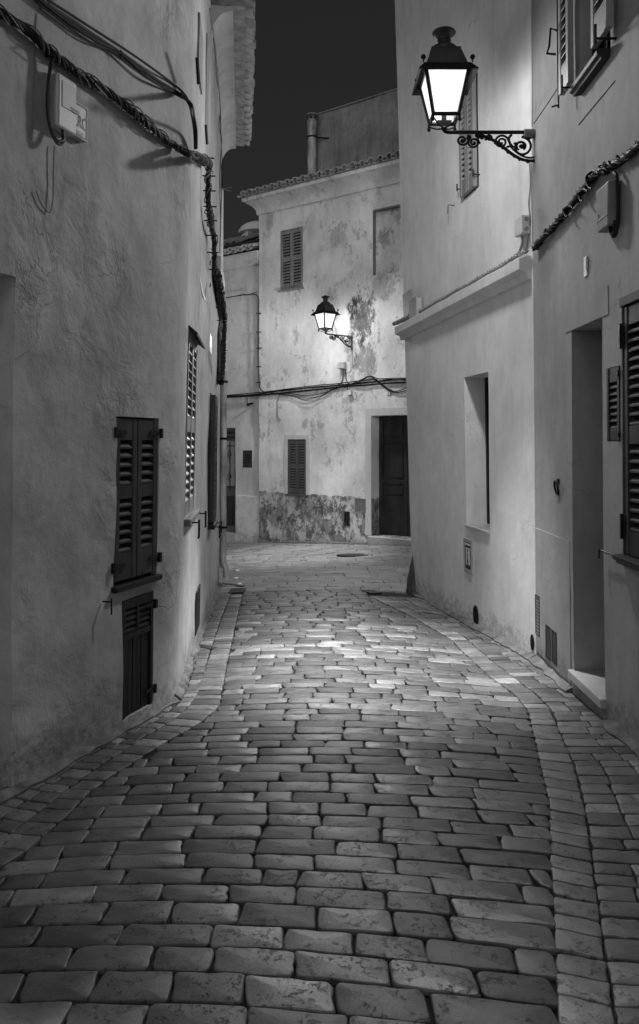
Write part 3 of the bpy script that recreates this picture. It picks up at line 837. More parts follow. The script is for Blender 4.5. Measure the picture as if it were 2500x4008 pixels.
mb = MB(); mb.wbox(WB, sa0 - .012, sa1 + .012, sz1 - .04, sz1 + .012, -.03, .022); mb.wbox(WB, sa0 - .01, sa0 + .012, sz0, sz1 - .04, -.03, .012); mb.build('frame', M_dark2, wn2, bevel=.004)
mb = MB(); mb.extr(WB.P, [(-.03, sz0 - .01), (.04, sz0 - .03), (.045, sz0 - .012), (.062, sz0 - .006), (.066, sz0 + .018), (-.03, sz0 + .028)], sa0 - .03, sa1 + .03); mb.build('sill', M_dark, wn2, bevel=.004)
for z in (sz1 - .20, sz0 + .18):
    mb = MB(); mb.wbox(WB, sa0 - .012, sa0 + .004, z - .07, z + .07, .005, .026); mb.wbox(WB, sa0 + .004, sa0 + .03, z - .05, z + .05, .008, .014); mb.build('hinge', M_iron, wn2)
mb = MB(); p = WB.hit(1432, 1302); mb.tube([WB.P(p[0], p[1], .03), WB.P(sa0 - .0, p[1], .03)], .006, 6); mb.tube([WB.P(p[0] + .003, p[1] + .005, .035), WB.P(p[0] + .008, p[1] - .05, .04)], .005, 6); mb.build('shutter_catch', M_iron, wn2)
# slots and gratings low in the wall
def plate(parent, W, x0, y0, x1, y1, m, nm, d=.006, grid=None, mf=None, fr=.012):
    a0, a1 = sorted((W.hit(x0, (y0 + y1) / 2)[0], W.hit(x1, (y0 + y1) / 2)[0])); zt = W.hit((x0 + x1) / 2, y0)[1]; zb = W.hit((x0 + x1) / 2, y1)[1]
    mb = MB(); mb.wbox(W, a0, a1, zb, zt, -.01, d); o = mb.build(nm, m, parent)
    if grid:
        mb = MB()
        mb.wbox(W, a0, a0 + fr, zb, zt, d, d + .006); mb.wbox(W, a1 - fr, a1, zb, zt, d, d + .006)
        mb.wbox(W, a0 + fr, a1 - fr, zb, zb + fr, d, d + .005); mb.wbox(W, a0 + fr, a1 - fr, zt - fr, zt, d, d + .005)
        if grid == 'h':
            n = max(3, int((zt - zb) / .025))
            for k in range(1, n): z = zb + (zt - zb) * k / n; mb.wbox(W, a0 + fr, a1 - fr, z - .003, z + .003, d, d + .004)
        if grid == 'x':
            for n_, v in ((6, 0), (12, 1)):
                for k in range(1, n_):
                    if v == 0: x = a0 + (a1 - a0) * k / n_; mb.wbox(W, x - .003, x + .003, zb + fr, zt - fr, d, d + .0035)
                    else: z = zb + (zt - zb) * k / n_; mb.wbox(W, a0 + fr, a1 - fr, z - .003, z + .003, d, d + .0045)
        mb.build('frame', mf or m, o)
    return o
plate(Broot, WB, 1269.5, 1410, 1279, 1503, M_black, 'vent', .004, 'h', M_iron, .006)
plate(Broot, WB, 1294, 1482, 1305.5, 1560, M_black, 'vent', .004, 'x', M_dark2)
plate(Broot, WB, 1308, 1494, 1320, 1570, M_black, 'vent', .004, 'x', M_dark2)
# iron tethering ring
mb = MB(); a, z = WB.hit(1323, 1150)
mb.wbox(WB, a - .022, a + .022, z + .01, z + .05, .0, .012); rg = None
pts = [WB.P(a + math.sin(t) * .032, z - .015 + math.cos(t) * .048, .02 + .01 * math.cos(t)) for t in [2 * math.pi * k / 20 for k in range(21)]]
mb.tube(pts, .0075, 8, cap=False)
tag(mb.build('wall_ring', M_iron, smooth=True), 'black iron ring fixed to the right wall left of the recessed doorway', 'wall ring')
# house plaque
a0, z0 = WB.hit(1384.5, 607); a1, z1 = WB.hit(1392, 655)
mb = MB(); mb.wbox(WB, a0, a1, WB.hit(1388, 655)[1], WB.hit(1388, 607)[1], .001, .010)
pq = tag(mb.build('wall_plaque', M_white, bevel=.003), 'small white ceramic plaque high on the right wall above the recessed doorway', 'plaque')
mb = MB(); text_mesh(mb, WB, '8', 1385.8, 641, .085, .0115, .8); mb.build('numeral', M_black, pq)

# ================================================================== RIGHT FAR HOUSE (A)
Aroot = thing('lamplit_house', 'pale lamplit house on the right with a moulded ledge and deep narrow window', 'house', (1.9, 8, gz(1.4, 8)))
nf = WA.hit(1100.5, 1060)[0]; nn = WA.hit(1157, 1060)[0]; nt_ = WA.hit(1100, 893)[1]; nb = WA.hit(1107, 1243)[1]
mb = MB()
wall_mesh(mb, WA, 0.0, WA.L, -.45, ztop - .015, [(nn, nf, nb, nt_, .27)], step=.14, jit=.004, fr=.9, back=3.5, fade=(True, False))
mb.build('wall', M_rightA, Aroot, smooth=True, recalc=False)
mb = MB(); mb.wbox(WA, nn + .002, nf - .002, nb + .002, nt_ - .002, -.268, -.25); wn = mb.build('window', M_glass, Aroot)
mb = MB(); mb.wbox(WA, nn + .002, nn + .045, nb + .01, nt_ - .002, -.25, -.215); mb.wbox(WA, nf - .045, nf - .002, nb + .01, nt_ - .002, -.25, -.215)
mb.wbox(WA, nn + .045, nf - .045, nt_ - .05, nt_ - .002, -.25, -.215); mb.wbox(WA, (nn + nf) / 2 - .02, (nn + nf) / 2 + .02, nb + .01, nt_ - .05, -.25, -.215); mb.build('frame', M_dark, wn, bevel=.003)
mb = MB(); mb.wbox(WA, nn - .0, nf + .0, nb - .022, nb + .004, -.25, .022); mb.build('sill', M_marble, wn, bevel=.004)
# ledge / string course
zl = ZC + 1.305
prof = [(-.01, zl), (.035, zl), (.045, zl + .055), (.105, zl + .075), (.105, zl + .165), (.02, zl + .19), (-.01, zl + .19)]
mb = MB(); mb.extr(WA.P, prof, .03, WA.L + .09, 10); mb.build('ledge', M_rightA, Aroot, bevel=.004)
# upper closed shutters, seen edge on
u0 = WA.hit(1132, 300)[0]; u1 = WA.hit(1097, 300)[0]; uzb = WA.hit(1110, 462)[1]; uzt = WA.hit(1128, 165)[1]
mb = MB(); mb.wbox(WA, u0, u1, uzb, uzt, -.01, .012); wn = mb.build('window', M_dark2, Aroot)
um = (u0 + u1) / 2
for (x0, x1) in ((u0 + .006, um - .003), (um + .003, u1 - .006)):
    mb = MB(); leaf(mb, WA, x0, x1, uzb + .004, uzt, .014, .040, [(uzb + .14, (uzb + uzt) / 2 - .04), ((uzb + uzt) / 2 + .04, uzt - .10)], stile=.045, pitch=.052, slat_t=.01); mb.build('shutter', M_paintw, wn, bevel=.002)
for x in (u0 - .03, u1 + .02):
    mb = MB(); mb.tube([WA.P(x, uzb + .10, 0), WA.P(x, uzb + .10, .07)], .006, 6); mb.tube([WA.P(x, uzb + .08, .07), WA.P(x, uzb + .15, .07)], .007, 6); mb.build('shutter_catch', M_iron, wn)
a, z = WA.hit(1076, 486)
mb = MB(); mb.tube([WA.P(a, z, 0), WA.P(a, z, .07), WA.P(a, z - .09, .075)], .005, 6); tag(mb.build('wall_hook', M_iron), 'thin iron hook on the pale right wall left of the upper shutters', 'hook')
# framed meter hatch with a picture
a0, a1 = WA.hit(1118, 1315)[0], WA.hit(1100, 1315)[0]; zt = WA.hit(1109, 1276)[1]; zb = WA.hit(1109, 1356)[1]
mb = MB(); fr = .022
mb.wbox(WA, a0, a0 + fr, zb, zt, -.005, .014); mb.wbox(WA, a1 - fr, a1, zb, zt, -.005, .014); mb.wbox(WA, a0 + fr, a1 - fr, zb, zb + .035, -.005, .013); mb.wbox(WA, a0 + fr, a1 - fr, zt - .035, zt, -.005, .013)
mr = tag(mb.build('meter_cover', M_plastic, bevel=.003), 'framed meter hatch with a small pale picture in it, under the deep narrow window', 'meter cover')
mb = MB(); mb.wbox(WA, a0 + fr, a1 - fr, zb + .035, zt - .035, -.005, .004); mb.build('panel', M_dark2, mr)
mb = MB(); mb.wbox(WA, a0 + .045, a1 - .035, zt - .062, zt - .047, .004, .012); mb.build('handle', M_white, mr)
mb = MB(); mb.wbox(WA, a0 + .065, a1 - .05, zb + .08, zt - .09, .004, .0065); mb.build('picture', M_white, mr)
mb = MB(); am = (a0 + a1) / 2 + .008
for (za, zb_, w) in ((zt - .13, zt - .10, .012), (zt - .21, zt - .14, .009), (zb + .09, zb + .13, .018), (zb + .13, zb + .20, .005)):
    mb.wbox(WA, am - w, am + w, za, zb_, .0066, .0080)
mb.build('drawing', M_black, mr)
# round vents
def oval(W, px, py, r, parent, nm='vent', m=M_dark2, rh=.6):
    a, z = W.hit(px, py); mb = MB(); n = 22; o = len(mb.v)
    for d in (-.005, .006):
        for k in range(n): mb.v.append(W.P(a + math.cos(2 * math.pi * k / n) * r * rh, z + math.sin(2 * math.pi * k / n) * r, d))
    mb.f.append(tuple(range(o + n, o + 2 * n))); mb.f.append(tuple(range(o, o + n))[::-1])
    for k in range(n): mb.f.append((o + k, o + (k + 1) % n, o + n + (k + 1) % n, o + n + k))
    ob = mb.build(nm, m, parent)
    mb = MB(); pts = [W.P(a + math.cos(t) * r * rh, z + math.sin(t) * r, .006) for t in [2 * math.pi * k / 24 for k in range(25)]]
    mb.tube(pts, .006, 6, cap=False)
    for k in range(-2, 3):
        x = k * r * .36; h = math.sqrt(max(0, r * r - x * x)); mb.wbox(W, a + x * rh - .003, a + x * rh + .003, z - h, z + h, .006, .011)
    mb.build('grille', M_iron, ob)
oval(WA, 1127, 1458, .10, Aroot); oval(WA, 1261, 1520, .058, Aroot, rh=.4)
# rough board and box near the far end of the ledge
a0, a1 = WA.hit(977, 730)[0], WA.hit(957, 730)[0]; b0 = zl + .2
mb = MB(); mb.wbox(WA, a0, min(a1, WA.L - .01), b0, WA.hit(967, 690)[1], .001, .018); tag(mb.build('wall_panel', M_plasticd), 'rough grey board on the right wall behind the small meter box at the ledge end', 'board')
a0, a1 = WA.hit(984, 740, .1)[0], WA.hit(967, 740, .1)[0]
mb = MB(); z0, z1 = WA.hit(975, 757, .1)[1], WA.hit(975, 707, .1)[1]
mb.wbox(WA, a0, a1, z0, z1, .019, .10); bx = tag(mb.build('junction_box', M_plasticd, bevel=.006), 'small grey box standing on the far end of the right house ledge', 'junction box')
mb = MB(); mb.wbox(WA, a0 - .004, a0 + .02, z0 + .01, z1 - .01, .03, .09); mb.build('lid', M_plastic, bx)

# junction box by the lamp corner
mb = MB(); a0, a1 = WA.hit(1255, 540, .07)[0], WA.hit(1225, 540, .0)[0]; a0 = max(a0, .04); a1 = a0 + .14
z1_ = WA.hit(1240, 519)[1]; z0_ = WA.hit(1240, 562)[1]
mb.wbox(WA, a0, a1, z0_, z1_, .001, .075)
jb = tag(mb.build('junction_box', M_white, bevel=.006), 'small white cable junction box on the wall corner below the big street lamp', 'junction box')
for k, zz in enumerate((z0_ + .035, z1_ - .035)):
    mb = MB(); c = WA.P(a0 - .0, zz, .035); mb.tube([c, c + Vector((0, -.008, 0))], .018, 12); mb.build('gland', M_plastic, jb)

# ================================================================== street lamps (built at the origin, arm along +x from the wall)
def spiral(cx, cz, r0, r1, a0, turns, n=40):
    return [Vector((cx + math.cos(a0 + 2 * math.pi * turns * k / n) * (r0 + (r1 - r0) * k / n), 0, cz + math.sin(a0 + 2 * math.pi * turns * k / n) * (r0 + (r1 - r0) * k / n))) for k in range(n + 1)]
M_glow = glow('lit_lamp_glass', .70)
M_flap = grey('black_flap_iron', .008, .7, .0, var=.5, scale=30)  # blacker, duller iron for the eave flaps
lamp = thing('wall_street_lamp', 'big lit wall lantern on a scrolled iron bracket, on the corner of the right house', 'street lamp', (0, 0, 0), 'lit wall lanterns on scrolled brackets')
LX = .722
mb = MB(); mb.tube([(0, 0, 0), (LX - .03, 0, 0), (LX - .008, 0, .006), (LX, 0, .018), (LX, 0, .034)], .0145, 12)
mb.tube([(LX, 0, .020), (LX, 0, .034)], .022, 12); mb.build('arm', M_iron, lamp, local=True, smooth=True)
mb = MB()
for k in range(9): mb.tube([(.004 + k * .010, 0, -.012), (.012 + k * .010, 0, -.012)], .036, 14)
mb.box(-.012, .0, -.04, .04, -.30, .04)
mb.build('wall_socket', M_plasticd, lamp, local=True)
mb = MB()
T = lambda pts, r: mb.tube(pts, r, 7)
T(spiral(.105, -.115, .078, .022, R(90), 1.4), .0095)
T(spiral(.105, -.105, .040, .010, R(-60), 1.2), .008)
T(spiral(.255, -.075, .055, .008, R(180), -1.9), .0085)
T(spiral(.345, -.045, .026, .006, R(0), 1.5), .007)
T(spiral(.545, -.062, .045, .010, R(150), 1.5), .0085)
T(spiral(.460, -.080, .043, .012, R(20), -1.5), .0085)
T(spiral(.500, -.045, .020, .004, R(90), 1.3), .006)
T(spline([(.0, 0, -.225), (.06, 0, -.222), (.11, 0, -.21), (.17, 0, -.175), (.22, 0, -.135), (.27, 0, -.09), (.33, 0, -.055), (.40, 0, -.025), (.45, 0, -.02)], 6), .0125)
T(spline([(.0, 0, -.195), (.05, 0, -.200), (.10, 0, -.185), (.15, 0, -.15), (.185, 0, -.11), (.20, 0, -.06)], 6), .008)
T(spline([(.18, 0, -.02), (.20, 0, -.05), (.19, 0, -.09), (.165, 0, -.12)], 6), .010)
T(spline([(.40, 0, -.03), (.43, 0, -.05), (.415, 0, -.09)], 5), .009)
for (x, z) in ((.12, -.215), (.16, -.19), (.205, -.16), (.245, -.125), (.30, -.085), (.06, -.235), (.37, -.055), (.50, -.03), (.44, -.03)):
    mb.lathe((x, 0, z), [(.001, -.012), (.012, -.004), (.013, .004), (.001, .014)], 8)
for (x, z, r) in ((.105, -.11, .024), (.09, -.175, .016), (.15, -.09, .018), (.205, -.115, .016), (.23, -.06, .012), (.05, -.05, .018), (.545, -.062, .014), (.458, -.08, .014), (.40, -.05, .016)):
    mb.lathe((x, 0, z - r * .5), [(.002, 0), (r * .8, r * .3), (r, r * .6), (r * .6, r), (.002, r * 1.1)], 8)
for v_ in mb.v: v_.x *= 1.06
mb.build('scroll_bracket', M_iron, lamp, local=True, smooth=True)
# lantern cage: square frustum
hb, ht, zb, zt = .098, .164, .105, .430
def sq(h, z): return [Vector((LX + sx * h, sy * h, z)) for sx, sy in ((-1, -1), (1, -1), (1, 1), (-1, 1))]
mb = MB(); B_, T_ = sq(hb, zb), sq(ht, zt)
for k in range(4):
    mb.tube([B_[k], T_[k]], .0150, 6)
for (h, z, r) in ((hb, zb, .016), (ht, zt, .018)):
    q = sq(h, z)
    for k in range(4): mb.tube([q[k], q[(k + 1) % 4]], r, 6)
mb.build('lantern_frame', M_iron, lamp, local=True)
for k in range(4):
    q0, q1, q2, q3 = sq(hb - .003, zb)[k], sq(hb - .003, zb)[(k + 1) % 4], sq(ht - .003, zt)[(k + 1) % 4], sq(ht - .003, zt)[k]
    c = Vector((LX, 0, 0)); nrm = ((q0 + q1) / 2 - Vector((LX, 0, zb))).normalized() * .004
    mb = MB(); mb.hexa([q0, q1, q1 - nrm, q0 - nrm, q3, q2, q2 - nrm, q3 - nrm]); mb.build('glass_pane', M_glow, lamp, local=True)
# eaves flaps and roof
mb = MB()
def frus(z0, h0, z1, h1):
    a, b = sq(h0, z0), sq(h1, z1); mb.hexa(a + b)
o_ = sq(.226, .392); i_ = sq(.178, .455); o2 = sq(.226, .400); i2 = sq(.178, .463)
for k in range(4):
    k2 = (k + 1) % 4
    fb = MB(); fb.hexa([o_[k], o_[k2], i_[k2], i_[k], o2[k], o2[k2], i2[k2], i2[k]]); fb.build('eave_flap', M_flap, lamp, local=True)
frus(.450, .174, .468, .174); frus(.468, .160, .612, .112); frus(.612, .115, .620, .115)
mb.build('lantern_roof', M_roofmetal, lamp, local=True, bevel=.002)
mb = MB()
mb.lathe((LX, 0, .620), [(.112, 0), (.112, .012), (.108, .026), (.092, .045), (.062, .058), (.050, .072), (.049, .092), (.055, .095), (.055, .101), (.049, .104), (.050, .118), (.066, .140), (.088, .152), (.093, .160), (.088, .168), (.05, .182), (.015, .188), (.014, .198), (.002, .202)], 28)
mb.build('finial', M_roofmetal, lamp, local=True, smooth=True)
for p in sq(.188, .468):
    mb = MB(); mb.lathe(p, [(.005, -.01), (.005, .010), (.014, .016), (.021, .030), (.014, .045), (.002, .050)], 12); mb.build('knob', M_iron, lamp, local=True, smooth=True)
for p in sq(hb + .006, zb):
    mb = MB(); c = Vector((LX, 0, .065)); d = (p - Vector((LX, 0, zb)))
    mb.tube(spline([p, p + Vector((0, 0, -.02)), Vector((LX, 0, .052)) + d * .5 + Vector((0, 0, -.005)), Vector((LX, 0, .034)) + d * .14, Vector((LX, 0, .028))], 5), .0065, 7)
    mb.build('brace', M_iron, lamp, local=True, smooth=True)
    mb = MB(); mb.lathe(p + Vector((0, 0, -.062)), [(.002, 0), (.012, .008), (.015, .020), (.010, .032), (.006, .05)], 10); mb.build('knob', M_iron, lamp, local=True, smooth=True)
mb = MB(); mb.box(LX - .055, LX + .055, -.03, .03, .060, .084); mb.tube([(LX, 0, .084), (LX, 0, .135)], .02, 10); mb.build('ballast', M_roofmetal, lamp, local=True)
li = bpy.data.lights.new('lamp_bulb', 'POINT'); li.energy = 30; li.shadow_soft_size = .05; li.color = (1, 1, 1)
lo = bpy.data.objects.new('bulb_light', li); COL.objects.link(lo); lo.parent = lamp; lo.location = (LX, 0, .27)
sl = bpy.data.lights.new('lamp_pool_spot', 'SPOT'); sl.energy = 520; sl.shadow_soft_size = .04; sl.spot_size = R(56); sl.spot_blend = 1.0  # added unseen spot under the arm, brightens the pool on the paving
slo = bpy.data.objects.new('added_pool_spot', sl); COL.objects.link(slo); slo.parent = lamp; slo.location = (LX, 0, -.035); slo.rotation_euler = (0, R(-9), 0)
def copy_tree(root):
    r = root.copy(); COL.objects.link(r)
    for ch in root.children:
        c = ch.copy(); COL.objects.link(c); c.parent = r
        for g in ch.children:
            d = g.copy(); COL.objects.link(d); d.parent = c
    return r
def bulb(r): return [c for c in r.children if c.type == 'LIGHT' and c.data.type == 'POINT'][0]
def pool_spot(r): return [c for c in r.children if c.type == 'LIGHT' and c.data.type == 'SPOT'][0]
lamp2 = copy_tree(lamp); lamp3 = copy_tree(lamp)
a, z = WB.hit(1262, 318)
lamp.location = (1.692, 5.985, ZC + 2.44); lamp.rotation_euler = (0, 0, R(180))
p = WC.pt(831, 797, .0)
lamp2.location = p; lamp2.scale = (.86, .86, .86); lamp2.rotation_euler = (0, 0, math.atan2(-.62, -.78))
lamp2['label'] = 'smaller lit wall lantern on the stained far house facade beneath the louvred window'
p3 = E1.P(6.25, ZC + 1.95, 0)
lamp3.location = p3; lamp3.rotation_euler = (0, 0, math.atan2(E1.n.y, E1.n.x))
lamp3['label'] = 'lit wall lantern further back on the left wall, behind the viewer'
for L_, e in ((lamp, 1350), (lamp2, 1650), (lamp3, 45)):
    b = bulb(L_); b.data = b.data.copy(); b.data.energy = e; b.data.use_nodes = True
    b.data.shadow_soft_size = .115 if L_ is not lamp3 else .30
    lt = b.data.node_tree; em = lt.nodes['Emission']; fo = lt.nodes.new('ShaderNodeLightFalloff')
    fo.inputs['Strength'].default_value = 1.0; fo.inputs['Smooth'].default_value = 12.0 if L_ is not lamp3 else 3.0     # non-physical smoothed falloff, added to dim the hot spot beside the lantern
    lt.links.new(fo.outputs['Quadratic'], em.inputs['Strength'])

for L_, e in ((lamp, 2000), (lamp2, 700), (lamp3, 10500)):
    b = pool_spot(L_); b.data = b.data.copy(); b.data.energy = e

# ================================================================== FAR HOUSE (C)
Croot = thing('weathered_house', 'pale peeling house closing the alley, with tiled cornice and dark double door', 'house', (.3, 14.6, gz(.3, 14.4)))
def S(x, y, rx, ry=None): 
    p = WC.pt(x, y); return (tuple(p), (rx, rx, ry or rx), 0)
def St(x, y, r, rz, s): p = WC.pt(x, y); return (tuple(p), (r, r, rz), s)
M_far = plaster('peeling_pale_plaster', .74, var=.16, lumps=(1.5, .5, .02), grain=.5, blotch=.40, streak=.16,
                stains=[St(855, 755, .50, .85, .80), St(835, 725, .22, .35, .7), St(905, 560, .30, .42, .45), St(800, 560, .40, .45, .32), St(640, 520, .2, .3, .3), St(865, 850, .45, .6, .5), St(900, 680, .5, .5, .3), St(765, 1205, .42, .26, .75), St(650, 1230, .3, .3, .5)],
                dado=(WC.hit(750, 1172)[1], .5))
zr = ZC + 4.66   # underside of cornice
bw = WC.rect(881.5, 494, 945.5, 650)
bz1 = WC.hit(881.5, 497)[1]; bz0 = WC.hit(883, 652)[1]
w1a = sorted((WC.hit(664, 600)[0], WC.hit(717, 600)[0])); w1t = WC.hit(664, 547)[1]; w1b = WC.hit(663, 688)[1]
w2a = sorted((WC.hit(681, 1100)[0], WC.hit(724.5, 1100)[0])); w2t = WC.hit(681, 1040)[1]; w2b = WC.hit(681, 1169)[1]
dra = sorted((WC.hit(879, 1100)[0], WC.hit(879, 1100)[0] - 1.0)); drt = WC.hit(879, 984)[1]; drb = WC.hit(879, 1268)[1]
bl = sorted((WC.hit(882, 570)[0], WC.hit(946, 570)[0]))
aL = WC.hit(613, 1000)[0]
mb = MB()
wall_mesh(mb, WC, 0, aL, -.6, zr + .34, [(bl[0], bl[1], bz0, bz1, .09), (w1a[0], w1a[1], w1b, w1t, .05), (w2a[0], w2a[1], w2b, w2t, .06), (dra[0], dra[1], drb, drt, .30)], step=.11, jit=.014, fr=1.8, back=2.0, fade=(False, False))
mb.build('wall', M_far, Croot, smooth=True, recalc=False)
# cornice with cyma profile, mitred end
prof = [(-.02, zr), (.035, zr), (.04, zr + .03)] + [(.04 + .20 * (t / 8) ** 1.6, zr + .03 + .22 * (t / 8) ** .7) for t in range(1, 9)] + [(.27, zr + .255), (.275, zr + .32), (-.02, zr + .32)]
mb = MB(); mb.extr(WC.P, prof, 0, aL + .0, 14)
# end return: taper outwards past the corner
o = len(mb.v); k = len(prof)
for d, z in prof: mb.v.append(WC.P(aL, z, d))
for d, z in prof: mb.v.append(WC.P(aL + max(0, d) * .9, z, d * .98))
for j in range(k):
    x = o + j; y_ = o + (j + 1) % k; mb.f.append((x, y_, y_ + k, x + k))
mb.f.append(tuple(o + k + j for j in range(k)))
mb.build('cornice', M_far, Croot, smooth=True)
mb = MB(); tiles(mb, WC, .3, aL + .24, zr + .385, .33, .5, sp=.192, rows=3, rowlen=.3, rad=.066, slope=.30, seed=5)
mb.build('roof', M_tile_l, Croot, smooth=True)
mb = MB(); mb.extr(WC.P, [(.30, zr + .322), (.30, zr + .345), (-2.0, zr + 1.03), (-2.0, zr + .322)], 0, aL + .18, 1); mb.build('roof_boarding', M_tile, Croot)
mb = MB(); mb.wbox(WC, bl[1] - .014, bl[1] - .001, bz0 + .001, bz1 - .001, -.085, -.002); mb.wbox(WC, bl[0] + .001, bl[1] - .014, bz1 - .03, bz1 - .001, -.085, -.004); mb.build('blind_window_shadow_edge', M_plasticd, Croot)  # dark strips draw the recess shadow and grime along left and top
# windows
def shut_win(parent, W, a, zt, zb, m, n2=2, surround=None, dd=-.03, nm='window', sill=True, pitch=.05):
    mb = MB(); mb.wbox(W, a[0] + .002, a[1] - .002, zb + .002, zt - .002, -.049, -.035); w = mb.build(nm, M_black, parent)
    mid = (a[0] + a[1]) / 2; z_m = (zt + zb) / 2
    mb = MB(); mb.wbox(W, a[0], a[0] + .018, zb, zt, -.034, .006); mb.wbox(W, a[1] - .018, a[1], zb, zt, -.034, .006); mb.wbox(W, a[0] + .018, a[1] - .018, zt - .02, zt, -.034, .006); mb.build('frame', m, w)
    for (x0, x1) in ((a[0] + .02, mid - .003), (mid + .003, a[1] - .02)):
        mb = MB(); leaf(mb, W, x0, x1, zb + .008, zt - .022, dd, .034, [(zb + .09, z_m - .035), (z_m + .035, zt - .09)], stile=.032, pitch=pitch, slat_t=.009); mb.build('shutter', m, w)
    if sill:
        mb = MB(); mb.wbox(W, a[0] - .035, a[1] + .035, zb - .035, zb, -.03, .05); mb.build('sill', m, w, bevel=.005)
    return w
shut_win(Croot, WC, w1a, w1t, w1b, M_greyw, pitch=.058)
shut_win(Croot, WC, w2a, w2t, w2b, grey('mid_grey_shutter_wood', .085, .6, var=.3, scale=12, bmp=.4, bd=.003, vs=(1, 1, .15)), pitch=.052)
# raised surrounds
M_sur = plaster('pale_surround', .60, var=.1, lumps=(1.5, .5, .01), blotch=.15)
def surround(parent, W, a, zt, zb, w, d=.012, bottom=False, nm='surround', top=None):
    mb = MB(); mb.wbox(W, a[0] - w, a[0] - .001, zb, zt + w, -.004, d); mb.wbox(W, a[1] + .001, a[1] + w, zb, zt + w, -.004, d); mb.wbox(W, a[0] - .001, a[1] + .001, zt + .001, zt + w, -.004, d)
    return mb.build(nm, M_sur, parent)
surround(Croot, WC, w2a, w2t, w2b, .085)
surround(Croot, WC, dra, drt, drb, .13)
# door: two panelled leaves, recessed
dm = dra[1] - .62
d0 = -.298
mb = MB()
mb.wbox(WC, dra[0] + .002, dra[1] - .002, drb + .002, drt - .002, d0, d0 + .02); door = mb.build('door', M_door, Croot)
for (x0, x1) in ((dra[0] + .01, dm - .004), (dm + .004, dra[1] - .01)):
    mb = MB(); st = .075; y0_, y1_ = d0 + .02, d0 + .045
    zs = [drb + .01, drb + .72, drb + 1.02, drt - .50, drt - .42, drt - .06, drt - .01]
    mb.wbox(WC, x0, x0 + st, drb + .01, drt - .01, y0_, y1_); mb.wbox(WC, x1 - st, x1, drb + .01, drt - .01, y0_, y1_)
    for (za, zb_) in ((drb + .01, drb + .72), (drb + .95, drb + 1.03), (drt - .50, drt - .42), (drt - .08, drt - .01)): mb.wbox(WC, x0 + st, x1 - st, za, zb_, y0_, y1_ - .002)
    for (za, zb_) in ((drb + .76, drb + .91), (drb + 1.07, drt - .54), (drt - .38, drt - .12)): mb.wbox(WC, x0 + st + .03, x1 - st - .03, za, zb_, y0_, y0_ + .015)
    mb.build('door_leaf', M_door, door, bevel=.004)
mb = MB(); pts = [WC.P(dm - .06 + math.sin(t) * .03, drb + .93 + math.cos(t) * .035, d0 + .06) for t in [2 * math.pi * k / 14 for k in range(15)]]; mb.tube(pts, .006, 6, cap=False); mb.build('knocker', M_iron, door)
mb = MB(); mb.wbox(WC, dra[0] - .3, dra[1] + .03, -.3, drb - .002, -.295, .10); mb.build('step', plaster('worn_step_stone', .40, var=.15, lumps=(3, .5, .01)), Croot, bevel=.012)
# gas and water hatches
plate(Croot, WC, 814.5, 1211, 827.5, 1245, M_dark, 'meter_hatch', .006, 'h', M_dark2, .02)
M_hatch = grey('dull_hatch_paint', .16, .6, var=.2)
mb_o = plate(Croot, WC, 840, 1180, 866.5, 1213, M_hatch, 'meter_hatch', .008, 'f', M_greyw, .018)
# number on the wall
a, z = WC.hit(920, 927)
mb = MB(); mb.wbox(WC, a - .05, a + .045, z - .065, z + .06, .010, .018)
pl_ = tag(mb.build('number_plate', M_white, bevel=.004), 'little white house number plate 12 above the far dark double door', 'number plate')
mb = MB(); text_mesh(mb, WC, '12', 917.6, 933.5, .085, .0205, .62); mb.build('numeral', M_black, pl_)
mb = MB(); mb.wbox(WC, WC.hit(903, 1010)[0], WC.hit(903, 1010)[0] + .0, 0, 0, 0, 0) if False else None

# ================================================================== LEFT PART OF THE FAR FACADE (D)
Droot = thing('low_house', 'low pale house left of the peeling house, with grille door and tiny vent', 'house', (-2.2, 16.2, gz(-2, 16)))
M_farD = plaster('patchy_pale_plaster', .60, var=.14, lumps=(1.5, .4, .02), grain=.4, blotch=.22, streak=.12)
dz_ = WD.hit(566, 634)[1]
gd = sorted((WD.hit(531, 1130)[0], WD.hit(557, 1130)[0])); gd[1] = gd[0] + .86; gt = WD.hit(556, 1013)[1]; gb = WD.hit(556, 1262)[1]
vv = sorted((WD.hit(575, 1086)[0], WD.hit(597, 1086)[0])); vt_, vb_ = WD.hit(586, 1066)[1], WD.hit(586, 1107)[1]
mb = MB()
wall_mesh(mb, WD, 0.0, WD.L, -.7, dz_ + .15, [(gd[0], gd[1], gb, gt, .10), (vv[0], vv[1], vb_, vt_, .03)], step=.14, jit=.012, back=2.0, fade=(False, False))
mb.build('wall', M_farD, Droot, smooth=True, recalc=False)
mb = MB(); zz = dz_
mb.extr(WD.P, [(-.02, zz - .02), (.03, zz), (.05, zz + .03), (.10, zz + .09), (.12, zz + .20), (.12, zz + .26), (-.02, zz + .26)], .20, WD.L, 2); mb.build('cornice', M_farD, Droot)
mb = MB(); tiles(mb, WD, .30, 3.2, zz + .33, .20, .4, sp=.20, rows=2, rad=.07, seed=8); mb.build('roof', M_tile_l, Droot, smooth=True)
mb = MB(); mb.wbox(WD, .1, WD.L, zz + .28, zz + .56, -.9, -.40); mb.build('parapet', M_plasticd, Droot)
mb = MB(); mb.tube([WD.P(.15, zz + .60, -.35), WD.P(WD.L, zz + .60, -.35)], .05, 10); mb.build('gutter', M_dark2, Droot)
# plinth pilaster
a0 = gd[0] - .03; mb = MB(); mb.wbox(WD, .02, a0, -.6, WD.hit(580, 1173)[1], -.003, .035); mb.build('plinth', M_farD, Droot, bevel=.015)
